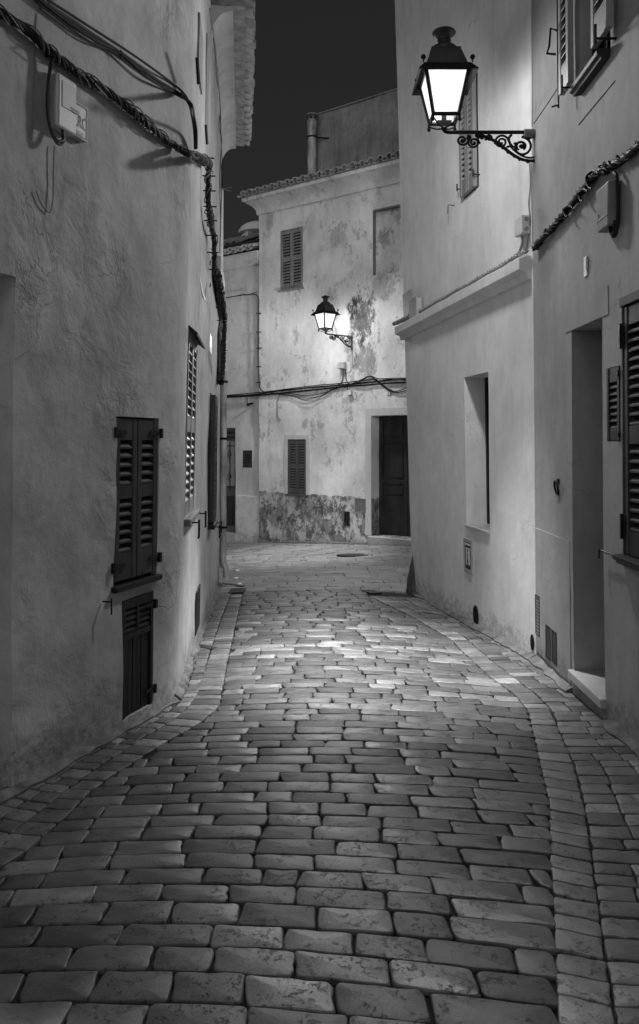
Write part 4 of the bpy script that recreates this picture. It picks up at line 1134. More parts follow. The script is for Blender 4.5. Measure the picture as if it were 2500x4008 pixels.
# glazed door with grille
mb = MB(); mb.wbox(WD, gd[0] + .002, gd[1] - .002, gb + .002, gt - .002, -.098, -.06); dr = mb.build('door', grey('mid_door_paint', .09, .5, var=.2, scale=6), Droot)
mb = MB(); mb.wbox(WD, gd[0] + .05, gd[1] - .07, gb + .98, gt - .28, -.06, -.055); mb.build('glass', grey('frosted_glass', .30, .25, var=.15), dr)
mb = MB()
x0, x1, zA, zB = gd[0] + .05, gd[1] - .07, gb + .98, gt - .28
for k in range(6):
    x = x0 + (x1 - x0) * k / 5; mb.wbox(WD, x - .006, x + .006, zA - .06, zB, -.05, -.038)
for z in (zA, zB - .10): mb.wbox(WD, x0 - .01, x1 + .01, z - .006, z + .006, -.036, -.028)
for (k, zc) in ((.8, zB - .28), (.4, (zA + zB) / 2), (.8, zA + .22)):
    xc = x0 + (x1 - x0) * (1 - k); w, h = .05, .09
    mb.tube([WD.P(xc - w, zc, -.03), WD.P(xc, zc + h, -.03), WD.P(xc + w, zc, -.03), WD.P(xc, zc - h, -.03), WD.P(xc - w, zc, -.03)], .007, 5)
mb.build('grille', M_iron, dr)
mb = MB()
for k in range(2):
    mb = MB(); xa = gd[0] + .08 + k * .37; mb.wbox(WD, xa, xa + .27, gb + .14, gb + .78, -.06, -.045); mb.wbox(WD, xa + .04, xa + .23, gb + .19, gb + .73, -.045, -.035)
    mb.build('door_panel', M_door, dr, bevel=.003)
mb = MB(); mb.wbox(WD, gd[0] + .03, gd[1] - .03, gt - .22, gt - .17, -.06, -.045); mb.wbox(WD, gd[0] + .03, gd[1] - .03, gt - .12, gt - .07, -.06, -.045)
mb.build('transom', M_door, dr, bevel=.003)
mb = MB(); mb.wbox(WD, gd[0] - .08, gd[1] + .04, -.6, gb - .002, -.09, .08); mb.build('step', M_marble, Droot, bevel=.008)
mb = MB(); mb.wbox(WD, vv[0] + .001, vv[1] - .001, vb_ + .001, vt_ - .001, -.029, -.02); vw = mb.build('vent', M_dark, Droot)
mb = MB(); leaf(mb, WD, vv[0] + .006, vv[1] - .006, vb_ + .006, vt_ - .006, -.018, .03, [(vb_ + .07, vt_ - .09)], stile=.05, pitch=.045); mb.build('shutter', M_dark2, vw)

# ================================================================== BEHIND: tall rendered wall (G), stove pipe, distant white house
M_g = plaster('stained_bare_render', .22, var=.25, lumps=(2.2, .6, .02), grain=.5, streak=.45, blotch=.25)
gL = WG.hit(753, 350)[0]; gzt0 = WG.hit(753, 278)[1]; gzt1 = WG.hit(944, 204)[1]; gaR = WG.hit(944, 204)[0]
G = thing('tall_rendered_house', 'tall bare grey rendered house rising behind the tiled cornice of the far facade', 'house', (1.5, 16, ZC - 1.9))
mb = MB(); wall_mesh(mb, WG, 0, gL, -.5, (gzt0 + gzt1) / 2, [], step=.25, jit=.03, fr=1.0, back=3.0, fade=(False, False)); mb.build('wall', M_g, G, smooth=True, recalc=False)
mb = MB(); mb.wbox(WG, 0, gL + .02, (gzt0 + gzt1) / 2 + .001, (gzt0 + gzt1) / 2 + .03, -.3, .02); mb.build('coping', M_g, G)
pw = Wall(cpt(11.0), cpt(17.0))
pc = WG.pt(738, 350, .15); rr_ = 11.8 / F * pc.y
zt_ = ZC + (CY - 283) / F * pc.y; zb_ = ZC + (CY - 440) / F * pc.y
pipe = thing('stove_pipe', 'tall grey cylindrical stove pipe with a flat cowl rising behind the tiled roof edge', 'chimney pipe', (pc.x, pc.y, zb_ - .6))
r = 10.5 / F * pc.y
mb = MB(); mb.lathe((pc.x, pc.y, zb_ - .6), [(r, 0), (r, .65), (r * 1.02, .7), (r * .98, zt_ - zb_ + .32), (r * 1.05, zt_ - zb_ + .34), (r * 1.06, zt_ - zb_ + .55), (r * .75, zt_ - zb_ + .6)], 20); mb.build('pipe', M_zinc, pipe, smooth=True)
mb = MB(); mb.lathe((pc.x, pc.y, zt_ + .07), [(r * 1.1, 0), (r * 1.55, .012), (r * 1.5, .028), (r * .4, .075), (.002, .08)], 20); mb.build('cowl', M_plastic, pipe, smooth=True)
for k in range(4):
    mb = MB(); a = k * math.pi / 2 + .4; mb.box(pc.x + math.cos(a) * r * .72 - .012, pc.x + math.cos(a) * r * .72 + .012, pc.y + math.sin(a) * r * .72 - .012, pc.y + math.sin(a) * r * .72 + .012, zt_ - .02, zt_ + .09)
    mb.build('cowl_leg', M_plasticd, pipe)
zb2 = ZC + (CY - 325) / F * pc.y
mb = MB(); mb.lathe((pc.x, pc.y, zb2 - .02), [(r * 1.1, 0), (r * 1.1, .035)], 20); g2 = WG.pt(779, 327, .0); mb.tube([(pc.x, pc.y, zb2), g2], .018, 6); mb.build('strap', M_iron, pipe)

Fh = thing('domed_house', 'distant white rooftop block with a low dome beyond the low house roof', 'house', (-2.0, 21, ZC - 2))
M_lime = plaster('distant_whitewash', .62, var=.08, lumps=(1, .3, .01))
def X(px, Y): return (px - CX) / F * Y
def Zp(py, Y): return ZC + (CY - py) / F * Y
Y = 19.0
mb = MB(); x0, x1, xc = X(549, Y), X(640, Y), X(586, Y)
mb.hexa([(x0 - .1, Y + .9, -.5), (xc, Y, -.5), (x1, Y + 1.2, -.5), (x0 + .5, Y + 2.4, -.5), (x0 - .1, Y + .9, Zp(552, Y)), (xc, Y, Zp(545, Y)), (x1, Y + 1.2, Zp(545, Y)), (x0 + .5, Y + 2.4, Zp(545, Y))])
mb.build('wall', M_lime, Fh, bevel=.01)
mb = MB(); mb.lathe((X(612, 20.3), 20.3, Zp(547, 20.0)), [(.55 * math.cos(R(a)), .32 * math.sin(R(a))) for a in range(0, 91, 10)], 28); mb.build('dome', M_lime, Fh, smooth=True)
WF = Wall((X(560, 18.6), 18.2), (X(500, 18.6) - .3, 18.8))
Th = thing('tiled_outhouse', 'low dark clay tiled roof between the left drain pipe and the domed rooftop', 'outhouse', (-2.6, 18.5, -.3))
mb = MB(); tiles(mb, WF, 0, WF.L, Zp(583, 18.4), .05, .4, sp=.2, rows=4, rowlen=.28, slope=.42, rad=.075, seed=9); mb.build('roof', M_tile, Th, smooth=True)
mb = MB(); mb.wbox(WF, 0, WF.L, -.5, Zp(586, 18.4), -1.0, 0); mb.build('wall', M_farD, Th)

# ================================================================== cables
def onwall(W, pts, d): return [W.pt(x, y, d) for x, y in pts]
# heavy twisted bundle on the left
c1 = onwall(E1, [(-60, -10), (0, 32), (60, 68), (120, 125), (190, 178), (260, 222), (320, 270), (380, 320), (425, 350)], .032)
c2 = onwall(E2, [(462, 352), (492, 388), (492, 440), (494, 500), (505, 560), (507, 600), (508, 650)], .06)
cc = [Vector((-.86, 4.86, ZC + 1.86))]
path = spline(c1[:-1] + [E1.pt(418, 348, .028), E2.pt(452, 366, .032)] + c2[1:], 12)
mb = MB(); twisted(mb, path, .0135, .0078, 6, .22, wob=.35); twisted(mb, path, .006, .014, 2, .3, ph=1)
cb = tag(mb.build('cable_bundle', M_cable, smooth=True), 'thick twisted black cable bundle drooping across the left wall and round its corner', 'cable bundle')
mb = MB(); twisted(mb, path, .022, .0040, 5, .26, ph=.7, wob=.7, sides=5); mb.build('strand', M_cable2, cb, smooth=True)
for (x, y, W, dx) in ((120, 132, E1, -12), (215, 196, E1, 6), (335, 283, E1, 6)):
    p = W.pt(x, y, .05); q = W.pt(x + dx, y + 2, 0); mb = MB(); mb.tube([q, p], .006, 6); mb.tube([p + Vector((0, 0, -.035)), p + Vector((.03, -.02, 0)), p + Vector((0, 0, .035))], .005, 6); mb.build('clip', M_iron, cb)
for (y) in (378, 420, 455, 492, 525, 560, 600, 640, 690, 730, 760, 800, 830):
    x = 492 + (y - 380) * .055 + (12 if y > 660 else 0); p = E2.pt(x, y, .055)
    mb = MB(); mb.tube([p + Vector((-.10, -.04, .002)), p + Vector((.055, -.03, 0))], .006, 6); mb.build('clip', M_iron, cb)
# second part behind the box down to the drain pipe
c3 = onwall(E2, [(511, 650), (518, 680), (524, 720), (528, 760), (526, 800), (524, 860), (521, 905)], .05)
mb = MB(); pth = spline(c3, 10); twisted(mb, pth, .034, .022, 4, .16, wob=.1)
for k in range(4):
    mb.tube(spline([E2.pt(513 + k, 690, .09), E2.pt(519 + 2 * k, 750, .11), E2.pt(515 + 2 * k, 800 + 6 * k, .10), E2.pt(517 + k, 880, .07)], 8), .006, 5)
tag(mb.build('cable_bundle', M_cable, smooth=True), 'tangled twisted cables running down the far left wall onto the drain pipe', 'cable bundle')
mb = MB()
mb.wbox(E2, E2.hit(500, 650)[0] - .1, E2.hit(512, 650)[0], E2.hit(505, 668)[1], E2.hit(505, 632)[1], .01, .10)
jx = tag(mb.build('junction_box', M_plasticd, bevel=.006), 'dark grey cable splice box in the twisted bundle on the far left wall', 'junction box')
for z in (-.02, .16):
    mb = MB(); p = E2.pt(503, 650, .1); mb.tube([p + Vector((-.02, 0, z - .08)), p + Vector((.0, -.12, z - .08))], .006, 6); mb.build('bolt', M_iron, jx)
# thinner group above on the left
tops = [[(80, -6), (150, 42), (230, 92), (290, 130), (360, 182), (425, 222)], [(95, -12), (160, 30), (235, 78), (300, 120), (365, 165), (428, 214)], [(84, 2), (150, 55), (215, 100), (280, 128), (350, 185), (424, 228)], [(88, -4), (155, 48), (220, 92), (285, 126), (355, 188), (424, 225)]]
mb = MB()
for k, tps in enumerate(tops):
    pts = onwall(E1, tps, .02 + .006 * k) + onwall(E2, [(447 + k * 1.5, 245), (455 + k * 1.5, 275), (460 + k * 1.5, 310), (462 + k, 352)], .03 + .004 * k)
    mb.tube(spline(pts, 8), (.0095, .007, .006, .008)[k], 7)
cb2 = tag(mb.build('cable_run', M_cable, smooth=True), 'group of four thinner black cables above the thick bundle on the left wall', 'cable')
for (x, y) in ((100, 6), (285, 128), (427, 222)):
    mb = MB(); p = E1.pt(x, y, .03); mb.tube([E1.pt(x, y, 0), p + Vector((.01, -.01, 0))], .005, 6); mb.tube([p + Vector((0, 0, -.025)), p + Vector((.012, -.012, 0)), p + Vector((0, 0, .022))], .004, 5); mb.build('clip', M_iron, cb2)
mb = MB()
for k, (pts) in enumerate([[(505, 90), (515, 200), (521, 260), (518, 300), (524, 330), (520, 420), (522, 520)], [(497, 20), (510, 120), (520, 230), (523, 330), (526, 400), (523, 500), (520, 600)]]):
    mb.tube(spline(onwall(E2, pts, .03 + .02 * k), 8), .0055, 5)
tag(mb.build('cable_run', M_cable, smooth=True), 'two thin black wires hanging down the far left wall under the tiled eaves', 'cable')
# faint surface wires on the left wall
mb = MB(); wire(mb, E1, [(86, 30), (82, 110), (78, 200), (75, 330)], .0025, .003); wire(mb, E1, [(94, 22), (108, 12), (125, 0), (140, -12)], .004, .008)
tag(mb.build('cable_run', M_plasticd), 'thin painted-over vertical wire at the far left of the near left wall', 'cable')
mb = MB(); wire(mb, E1, [(128, 345), (126, 400), (125, 470), (118, 502), (104, 492), (92, 470), (86, 452)], .0035, .005)
o = tag(mb.build('cable_run', M_plasticd), 'pale hooked wire loop below the meter box on the left wall', 'cable')
# utility box on the left wall
D_ = .055
bx0, bx1 = E1.hit(140, 250)[0], E1.hit(176, 250, .0)[0]
za, zb_ = E1.hit(160, 185, .05)[1], E1.hit(160, 322, .05)[1]
a0 = E1.hit(137, 250, D_)[0]; a1 = E1.hit(182, 250, D_)[0]
zt_ = E1.hit(155, 180, D_)[1]; zb_ = E1.hit(140, 300, D_)[1]
mb = MB(); mb.wbox(E1, a0, a1, zb_, zt_, .002, D_)
ub = tag(mb.build('meter_box', grey('off_white_box', .40, .5, var=.06, scale=5), bevel=.012), 'pale boxy meter cabinet on the left wall under the thick cable bundle', 'meter box')
mb = MB(); mb.wbox(E1, a0 + .03, a1 - .012, zb_ + .11, zt_ - .03, D_, D_ + .003); mb.build('cover_panel', M_plastic, ub)
qa, qz = E1.hit(168, 256, D_ + .004)      # two printed lines too small to read
for k in range(2):
    mb = MB(); mb.wbox(E1, qa, qa + .062, qz - .012 * k, qz - .012 * k + .008, D_ + .002, D_ + .0045); mb.build('printed_line', M_plasticd, ub)
mb = MB(); mb.tube(spline([E1.P(a0 + .05, zb_, .04), E1.P(a0 + .045, zb_ - .05, .05), E1.P(a0 + .0, zb_ - .07, .05), E1.P(a0 - .03, zb_ - .03, .04), E1.P(a0 - .045, zb_ + .07, .03), E1.P(a0 - .04, zb_ + .20, .03), E1.P(a0 - .03, zt_ + .06, .04)], 8), .008, 7)
mb.tube(spline([E1.P(a0 + .06, zb_, .04), E1.P(a0 + .05, zb_ - .06, .05), E1.P(a0 + .005, zb_ - .085, .05), E1.P(a0 - .035, zb_ - .04, .045), E1.P(a0 - .052, zb_ + .05, .04), E1.P(a0 - .05, zb_ + .18, .04), E1.P(a0 - .028, zt_ + .06, .05)], 8), .006, 7)
tag(mb.build('feed_cable', M_cable, smooth=True), 'black looped feed cable at the left side of the pale meter cabinet', 'cable')
# alarm company sign, half behind the cabinet
s0 = E1.hit(150, 300, .004)[0]; s1 = E1.hit(199.5, 290, .004)[0]; st_ = E1.hit(199, 258, .004)[1]; sb_ = E1.hit(199, 338, .004)[1]
mb = MB(); mb.wbox(E1, s0, s1, sb_, st_, -.01, .024); sg = tag(mb.build('alarm_sign', grey('sign_grey', .30, .5, var=.05)), 'small framed alarm sign with letters RC, right of the pale meter cabinet', 'sign')
mb = MB(); w = .006
mb.wbox(E1, s1 - .012, s1 - .004, sb_ + .006, st_ - .006, .024, .0255); mb.wbox(E1, s0, s1 - .012, st_ - .012, st_ - .004, .024, .0255); mb.wbox(E1, s0, s1 - .012, sb_ + .006, sb_ + .014, .024, .0255)
mb.build('border', M_black, sg)
mb = MB()
text_mesh(mb, E1, '.RC', 180.5, 297, .062, .0262, .62); text_mesh(mb, E1, '2024 24H', 180, 313, .017, .0262, .62); text_mesh(mb, E1, '8 17 00', 180, 321, .016, .0262, .62)
mb.build('lettering', M_black, sg)

# right hand cable
r1 = [(1700, 180), (1600, 270), (1512, 345), (1470, 378), (1420, 405), (1385, 440), (1350, 486), (1310, 535), (1280, 568), (1264, 588)]
r1d = onwall(WB, r1, .03)
mb = MB(); mb.tube(spline(r1d, 8), .016, 8)
twisted(mb, spline(r1d, 8), .022, .006, 4, .30, wob=.35, sides=5)
cr = tag(mb.build('cable_bundle', M_cable, smooth=True), 'black knotted cable climbing across the dim right wall above the doorway', 'cable bundle')
for (x, y, lp) in ((1440, 405, 0), (1405, 420, 1), (1372, 470, 1), (1330, 520, 1), (1300, 545, 0), (1280, 570, 0)):
    mb = MB(); p = WB.pt(x, y, .02)
    mb.wbox(WB, WB.hit(x, y)[0] - .012, WB.hit(x, y)[0] + .03, WB.hit(x, y)[1] - .02, WB.hit(x, y)[1] + .005, 0, .04)
    mb.build('clip', M_iron, cr)
mb = MB()
for (x, y, w, h) in ((1402, 425, 22, 30), (1345, 500, 16, 18), (1425, 395, 14, 8), (1380, 462, 16, 20)):
    for k in range(3):
        s_ = 1 + .18 * k; cxx, cyy = x, y
        mb.tube(spline(onwall(WB, [(cxx + w * .6, cyy - h * .5), (cxx, cyy - h * .55 * s_), (cxx - w * .5 * s_, cyy - h * .2), (cxx - w * .35 * s_, cyy + h * .4 * s_), (cxx - w * .1, cyy + h * .7)], .04 + .008 * k), 6), .005, 5)
mb.build('cable_loop', M_cable, cr, smooth=True)
# long grey box hanging under it
a0, a1 = WB.hit(1412, 490, .0)[0], WB.hit(1447, 490, .0)[0]
a0 = WB.hit(1410, 480, .07)[0]; a1 = WB.hit(1440, 480, .07)[0]; zt_ = WB.hit(1412, 448, .07)[1]; zb_ = WB.hit(1418, 548, .07)[1]
mb = MB(); P = WB.P
mb.hexa([P(a0 + .01, zb_, .002), P(a1 - .01, zb_, .002), P(a1 - .015, zb_, .07), P(a0 + .015, zb_, .07), P(a0, zt_, .002), P(a1, zt_, .002), P(a1, zt_ - .01, .07), P(a0, zt_ - .01, .07)])
gb_ = tag(mb.build('junction_box', M_plasticd, bevel=.008), 'long weathered grey box hanging under the black cable on the right wall', 'junction box')
mb = MB(); mb.wbox(WB, a0 + .006, a1 - .006, zb_ + .06, zb_ + .07, .069, .073); mb.wbox(WB, a0 + .03, a0 + .045, zb_ + .085, zb_ + .10, .069, .075); mb.build('catch', M_plastic, gb_)
mb = MB()
mb.tube(spline([P(a1 - .03, zt_ + .05, .03), P(a1 + .02, zt_ + .0, .03), P(a1 + .035, zt_ - .15, .03), P(a1 + .03, zb_ + .03, .03), P(a1 + .01, zb_ - .06, .035), P(a1 - .04, zb_ - .05, .04), P(a1 - .06, zb_ + .01, .035)], 8), .010, 7)
mb.tube(spline([P(a1 - .05, zb_ + .01, .045), P(a1 - .035, zb_ - .04, .05), P(a1 + .0, zb_ - .05, .045), P(a1 + .01, zb_ + .02, .04)], 8), .006, 6)
tag(mb.build('feed_cable', M_cable, smooth=True), 'black cable looping round the long weathered box on the right wall', 'cable')
# lighter twisted cable along the ledge
lp = [WA.P(a, zl + .218 + .004 * math.sin(a * 9), .055) for a in [.0 + WA.L * 1.035 * k / 24 for k in range(25)]]
mb = MB(); twisted(mb, lp, .013, .0075, 3, .17, wob=.2)
mb.tube(spline([WA.P(WA.L - .45, zl + .23, .06), WA.P(WA.L - .2, zl + .225, .07), WA.P(WA.L + .08, zl + .225, .08), WA.P(WA.L + .17, zl + .225, .09)], 6), .027, 10)
lc = tag(mb.build('cable_bundle', grey('dusty_cable', .28, .6, var=.5, scale=20), smooth=True), 'dusty twisted cable lying along the moulded ledge of the pale right house', 'cable bundle')
# wires down from the big lamp
mb = MB(); wire(mb, WA, [(1253, 385), (1255, 440), (1251, 480), (1254, 520), (1250, 560), (1246, 590)], .0045, .008); wire(mb, WA, [(1258, 385), (1258, 470), (1260, 540), (1259, 590)], .003, .006)
wire(mb, WA, [(1258, 0), (1259, 150), (1259, 300)], .004, .006)
mb.tube(spline([WA.P(.11, z0_, .04), WA.P(.11, z0_ - .06, .04), WA.P(.15, z0_ - .13, .05), WA.P(.24, zl + .23, .05)], 6), .011, 8)
tag(mb.build('cable_run', M_plastic, smooth=True), 'pale thin wires running down the wall seam below the big street lamp', 'cable')

# far facade cables
def far_cable(pts_list, radii, d0=.02, nm='cable_run', m=M_cable):
    mb = MB()
    for k, (pts, r) in enumerate(zip(pts_list, radii)):
        mb.tube(spline([WC.pt(x, y, d0 + .012 * (k % 3)) for x, y in pts], 7), r, 6)
    return mb.build(nm, m, smooth=True)
fc = far_cable([[(533, 938), (600, 934), (640, 928), (700, 921), (760, 915), (815, 911), (870, 905), (920, 900), (968, 898)],
                [(533, 941), (600, 937), (640, 933), (700, 927), (760, 921), (815, 915), (870, 911), (920, 907), (968, 905)],
                [(533, 936), (600, 930), (640, 926), (700, 918), (760, 911), (800, 908), (870, 899), (920, 896), (968, 895)],
                [(815, 915), (850, 901), (876, 890), (892, 900), (920, 921), (940, 926), (968, 915)],
                [(815, 917), (850, 904), (876, 891), (895, 905), (920, 924), (940, 929), (968, 921)],
                [(876, 890), (900, 897), (930, 898), (968, 902)],
                [(640, 930), (690, 932), (725, 937), (760, 932), (800, 918)], [(640, 930), (690, 936), (725, 942), (760, 936), (790, 920)],
                [(640, 930), (690, 938), (730, 949), (755, 942), (785, 921)]],
               (.014, .014, .009, .009, .009, .006, .007, .006, .005))
tag(fc, 'sagging black cables strung across the far peeling facade above the door', 'cable')
mb = MB()
for x in range(545, 960, 28):
    y = 939 - (x - 533) * .093; p = WC.pt(x, y, .0); q = WC.pt(x, y, .05); mb.tube([p + Vector((0, 0, .03)), q + Vector((0, 0, .02)), q + Vector((0, 0, -.03)), p + Vector((0, 0, -.035))], .006, 5)
mb.build('clip', M_iron, fc)
mb = MB()
mb.tube(spline([WC.pt(x, y, .03) for x, y in ((528, 706), (545, 703), (570, 699), (590, 697), (604, 697), (611, 704), (612, 725), (611, 790), (611, 850), (613, 900), (616, 920), (626, 928))], 6), .010, 7)
mb.tube(spline([WC.pt(x, y, .03) for x, y in ((560, 702), (572, 696), (585, 697), (600, 694), (609, 690))], 6), .006, 6)
vc = tag(mb.build('cable_run', M_cable, smooth=True), 'single black cable down the joint between the low house and the peeling house', 'cable')
for y in (742, 786, 824, 868, 905):
    mb = MB(); p = WC.pt(612, y, .03); mb.tube([p + Vector((-.05, -.0, .0)), p + Vector((.05, 0, 0))], .011, 6); mb.build('clip', M_iron, vc)
mb = MB(); wire(mb, WC, [(661, 934), (657, 950), (656, 970), (657, 985), (661, 994), (664, 993)], .005, .02)
tag(mb.build('cable_run', M_cable), 'loose black wire end hanging from the far cables left of the lower window', 'cable')
mb = MB(); wire(mb, WC, [(832, 822), (834, 850), (833, 872), (828, 880), (820, 884), (818, 890)], .004, .012)
wire(mb, WC, [(812, 874), (811, 895), (808, 905), (800, 911)], .012, .02); wire(mb, WC, [(817, 874), (818, 893), (821, 903), (830, 910)], .012, .02)
tag(mb.build('cable_run', M_plasticd), 'grey conduits below the white box under the far wall lantern', 'cable')
a, z = WC.hit(812.5, 866); mb = MB(); mb.wbox(WC, a - .07, a + .065, z - .06, z + .065, .015, .10)
jb2 = tag(mb.build('junction_box', M_white, bevel=.006), 'white junction box on the far facade just below the small lantern', 'junction box')
mb = MB(); mb.wbox(WC, a - .058, a + .053, z - .048, z + .053, .10, .106); mb.build('lid', M_white, jb2)
a, z = WC.hit(830, 929.5); mb = MB(); mb.wbox(WC, a - .045, a + .045, z - .045, z + .045, .012, .07)
jb3 = tag(mb.build('junction_box', M_white, bevel=.006), 'tiny white box hanging under the far cables above the small wall hatch', 'junction box')
mb = MB(); wire(mb, WC, [(822, 912), (823, 925), (828, 934)], .005, .02); wire(mb, WC, [(835, 935), (836, 943), (841, 946), (843, 938), (841, 930), (836, 928)], .004, .02); mb.build('lead', M_cable, jb3)
mb = MB(); wire(mb, WD, [(585, 935), (585, 950), (586, 960), (590, 958)], .006, .02); p = WD.pt(591, 957, .06); mb.tube([p + Vector((-.06, -.02, -.01)), p + Vector((.07, -.05, .02))], .022, 8)
tag(mb.build('wall_spotlight', M_iron), 'small unlit black fitting hanging under the cables of the low left house', 'lamp fitting')

# ================================================================== small things on the ground
def grate(px0, py0, px1, py1, label, nbar=7, rot=0.0, size=None):
    p = ghit((px0 + px1) / 2, (py0 + py1) / 2); w = size[0]; h = size[1]
    mb = MB(); z = gz(p.x, p.y) + .002
    def B(x0, x1, y0, y1, z0, z1):
        c, s = math.cos(rot), math.sin(rot); q = []
        for zz in (z0, z1):
            for (x, y) in ((x0, y0), (x1, y0), (x1, y1), (x0, y1)):
                X_, Y_ = p.x + x * c - y * s, p.y + x * s + y * c; q.append((X_, Y_, gz(X_, Y_) + zz))
        mb.hexa(q)
    B(-w / 2, w / 2, -h / 2, -h / 2 + .025, -.02, .008); B(-w / 2, w / 2, h / 2 - .025, h / 2, -.02, .008)
    B(-w / 2, -w / 2 + .025, -h / 2 + .025, h / 2 - .025, -.02, .008); B(w / 2 - .025, w / 2, -h / 2 + .025, h / 2 - .025, -.02, .008)
    g = tag(mb.build('drain_grate', M_grate), label, 'drain grate')
    mb = MB()
    for k in range(nbar):
        x = -w / 2 + .025 + (w - .05) * (k + .5) / nbar; B(x - .008, x + .008, -h / 2 + .025, h / 2 - .025, -.015, .006)
    mb.build('bar', M_grate, g)
    mb = MB(); B(-w / 2 + .025, w / 2 - .025, -h / 2 + .025, h / 2 - .025, -.015, .0005); mb.build('pit', M_black, g)
grate(545, 1390, 578, 1408, 'left dark iron drain grate where the alley meets the plaza', size=(.20, .34))
grate(865, 1393, 892, 1410, 'right dark iron drain grate at the head of the alley', size=(.15, .24), rot=R(30))
# channel slots across the left pavement
for (pts, lab) in ((((510, 1380), (540, 1383), (575, 1388)), 'dark gutter slot across the pavement by the far left drain'), (((455, 1527), (480, 1531), (505, 1536)), 'dark gutter slot across the left pavement by the low hatch')):
    mb = MB(); q = [ghit(*p) for p in pts]
    for a, b in zip(q, q[1:]):
        n = Vector((-(b - a).y, (b - a).x)).normalized() * .035
        c = [a - n, b - n, b + n, a + n]
        mb.hexa([(v.x, v.y, gz(v.x, v.y) - .01) for v in c] + [(v.x, v.y, gz(v.x, v.y) + .006) for v in c])
    tag(mb.build('drain_channel', M_grate), lab, 'drain channel')
# manhole
mb = MB(); p = ghit(840, 1314.5); n = 28; 
mb.v = [Vector((p.x + math.cos(2 * math.pi * k / n) * .31, p.y + math.sin(2 * math.pi * k / n) * .14, gz(p.x, p.y) + z)) for z in (-.01, .012) for k in range(n)]
mb.f = [tuple(range(n))[::-1], tuple(range(n, 2 * n))] + [(k, (k + 1) % n, n + (k + 1) % n, n + k) for k in range(n)]
tag(mb.build('manhole_cover', M_grate), 'dark round manhole cover in the plaza before the far door', 'manhole cover')
# worn guard stone at the right corner
mb = MB(); p = ghit(968, 1405); r0 = Vector((WA.P(WA.L, 0).x, WA.P(WA.L, 0).y))
c = Vector((1.185, 9.62)); o = 0; rings = []
zb0 = gz(c.x, c.y) - .03
for j in range(13):
    t = j / 12; z = zb0 + t * .62; rad = .115 * (1 - t) ** .75 + .012
    ring = []
    for k in range(14):
        a = 2 * math.pi * k / 14; w = 1 + .28 * noise.noise(Vector((math.cos(a) * 2, math.sin(a) * 2, z * 7)))
        ring.append(len(mb.v)); mb.v.append(Vector((c.x - .02 + math.cos(a) * rad * w * .8 + .035 * t, c.y + math.sin(a) * rad * w, z)))
    rings.append(ring)
for a, b in zip(rings, rings[1:]):
    for k in range(14): mb.f.append((a[k], a[(k + 1) % 14], b[(k + 1) % 14], b[k]))
mb.f.append(tuple(rings[-1]))
tag(mb.build('guard_stone', plaster('dark_guard_stone', .07, var=.4, lumps=(8, 1.0, .03), blotch=.5), smooth=True), 'dark worn tapered guard stone against the foot of the right corner', 'guard stone')
# leaves / scraps on the plaza edge
for k, (x, y) in enumerate(((562, 1352), (559, 1370), (567, 1384))):
    p = ghit(x, y); mb = MB(); z = gz(p.x, p.y) + .006
    mb.hexa([(p.x - .02, p.y - .03, z), (p.x + .03, p.y - .02, z), (p.x + .025, p.y + .02, z + .012), (p.x - .025, p.y + .02, z + .01), (p.x - .02, p.y - .03, z + .003), (p.x + .03, p.y - .02, z + .003), (p.x + .025, p.y + .02, z + .016), (p.x - .025, p.y + .02, z + .014)])
    tag(mb.build('paper_scrap', M_white), 'tiny white scrap on the plaza paving left of centre', 'litter', 'white scraps near the left drain')
M_fil = grey('dirty_mortar', .10, .9, var=.6, scale=9, bmp=.6, bd=.01)
mb = MB()
def fillet(W, a0, a1, w=.05, h=.05):
    n = max(2, int((a1 - a0) / .07)); P = W.P; rows = []
    for k in range(n + 1):
        a = a0 + (a1 - a0) * k / n; q = P(a, ZC - 1.7, 0); j = 1 + .7 * noise.noise(q * 6) + .5 * noise.noise(q * 19)
        g = gz(q.x, q.y)
        rows.append([P(a, g - .03, -.02), P(a, g + h * j, -.02), P(a, g + h * j, .004), P(a, g + .012, w * j), P(a, g - .03, w * j)])
    o = len(mb.v)
    for r_ in rows: mb.v += r_
    for k in range(n):
        for j in range(5): mb.f.append((o + k * 5 + j, o + k * 5 + (j + 1) % 5, o + (k + 1) * 5 + (j + 1) % 5, o + (k + 1) * 5 + j))
    mb.f.append(tuple(o + j for j in range(5))); mb.f.append(tuple(o + n * 5 + j for j in range(5)))
fillet(WA, 0, WA.L, .055, .04); fillet(WB, 0, dfar - .03, .05, .035); fillet(WB, dnear + .02, 6, .05, .04)
fillet(E1, 3.0, E1.L - .05, .035, .03); fillet(E2, .0, E2.L, .04, .035); fillet(WC, dra[1] + .04, aL, .05, .04)
o = mb.build('mortar_fillet', M_fil, smooth=False); o['kind'] = 'structure'
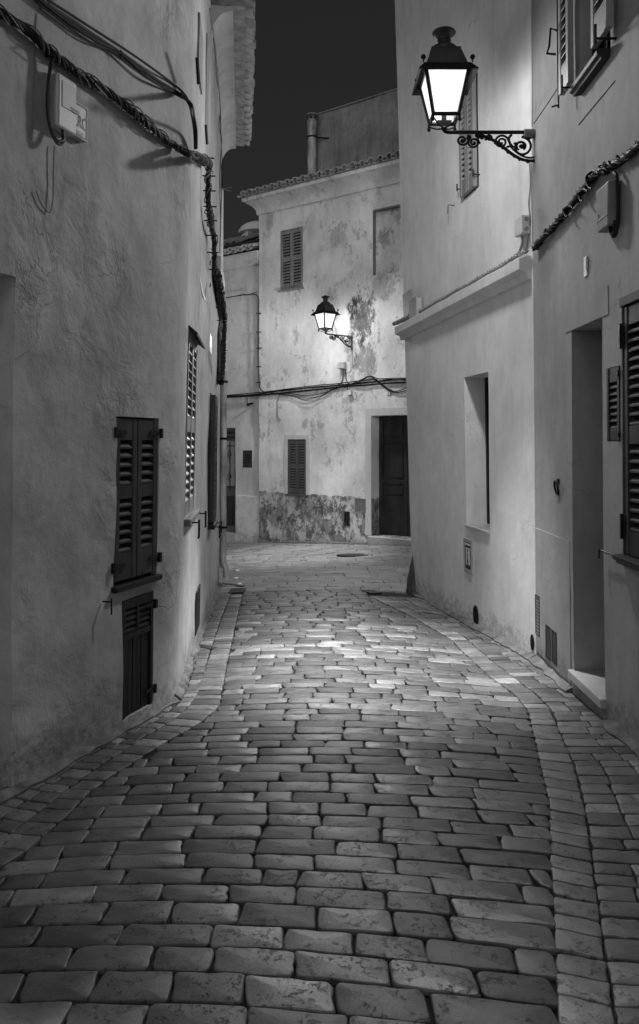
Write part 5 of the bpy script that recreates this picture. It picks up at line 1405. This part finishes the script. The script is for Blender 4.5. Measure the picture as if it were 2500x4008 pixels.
# antenna bracket on the left corner, a wedge against the sky
mb = MB(); q = E2.P(E2.L - .05, 0, 0)
w0 = Vector((X(522, 10.2), 10.2, Zp(447, 10.2))); w1 = Vector((X(546, 10.2), 10.25, Zp(441, 10.2))); w2 = Vector((X(546, 10.2), 10.25, Zp(450, 10.2)))
mb.tube([w0, w1, w2, w0], .004, 5); tag(mb.build('wall_bracket', M_plasticd), 'thin triangular wire bracket sticking out from the left houses against the sky', 'bracket')

# ================================================================== light and sky
world = bpy.data.worlds.new('World'); SC.world = world; world.use_nodes = True
nt = world.node_tree; bg = nt.nodes['Background']
sky = nt.nodes.new('ShaderNodeTexSky'); sky.sky_type = 'NISHITA'; sky.sun_disc = False
SUN_EL, SUN_AZ = R(10), R(194)
sky.sun_elevation = SUN_EL; sky.sun_rotation = SUN_AZ
bw_ = nt.nodes.new('ShaderNodeRGBToBW'); nt.links.new(sky.outputs[0], bw_.inputs[0]); pw_ = math_(nt, 'MULTIPLY', math_(nt, 'POWER', bw_.outputs[0], .45), .44); nt.links.new(pw_, bg.inputs['Color'])
bg.inputs['Strength'].default_value = .030
sun = bpy.data.lights.new('fill_sun', 'SUN'); sun.energy = 1.2; sun.angle = R(110); sun.color = (1, 1, 1)  # broad fill light added to lift the walls, no moon is seen
so = bpy.data.objects.new('fill_sun', sun); COL.objects.link(so)
dirv = Vector((math.sin(SUN_AZ) * math.cos(SUN_EL), math.cos(SUN_AZ) * math.cos(SUN_EL), math.sin(SUN_EL)))
so.rotation_euler = dirv.to_track_quat('Z', 'Y').to_euler(); so.location = (0, -4, 9)

cam = bpy.data.cameras.new('camera'); co = bpy.data.objects.new('camera', cam); COL.objects.link(co); SC.camera = co
co.location = (0, 0, ZC); co.rotation_euler = (R(90), 0, 0)
cam.sensor_fit = 'VERTICAL'; cam.sensor_height = 24; cam.lens = F / 2424 * 24
cam.shift_y = -165 / 2424; cam.shift_x = -3 / 2424
cam.clip_start = .05; cam.clip_end = 500
SC.view_settings.view_transform = 'Standard'; SC.view_settings.look = 'None'; SC.view_settings.gamma = 1; SC.view_settings.exposure = 0
SC.render.engine = 'CYCLES'; SC.cycles.use_denoising = True
SC.cycles.max_bounces = 6; SC.cycles.sample_clamp_indirect = 3
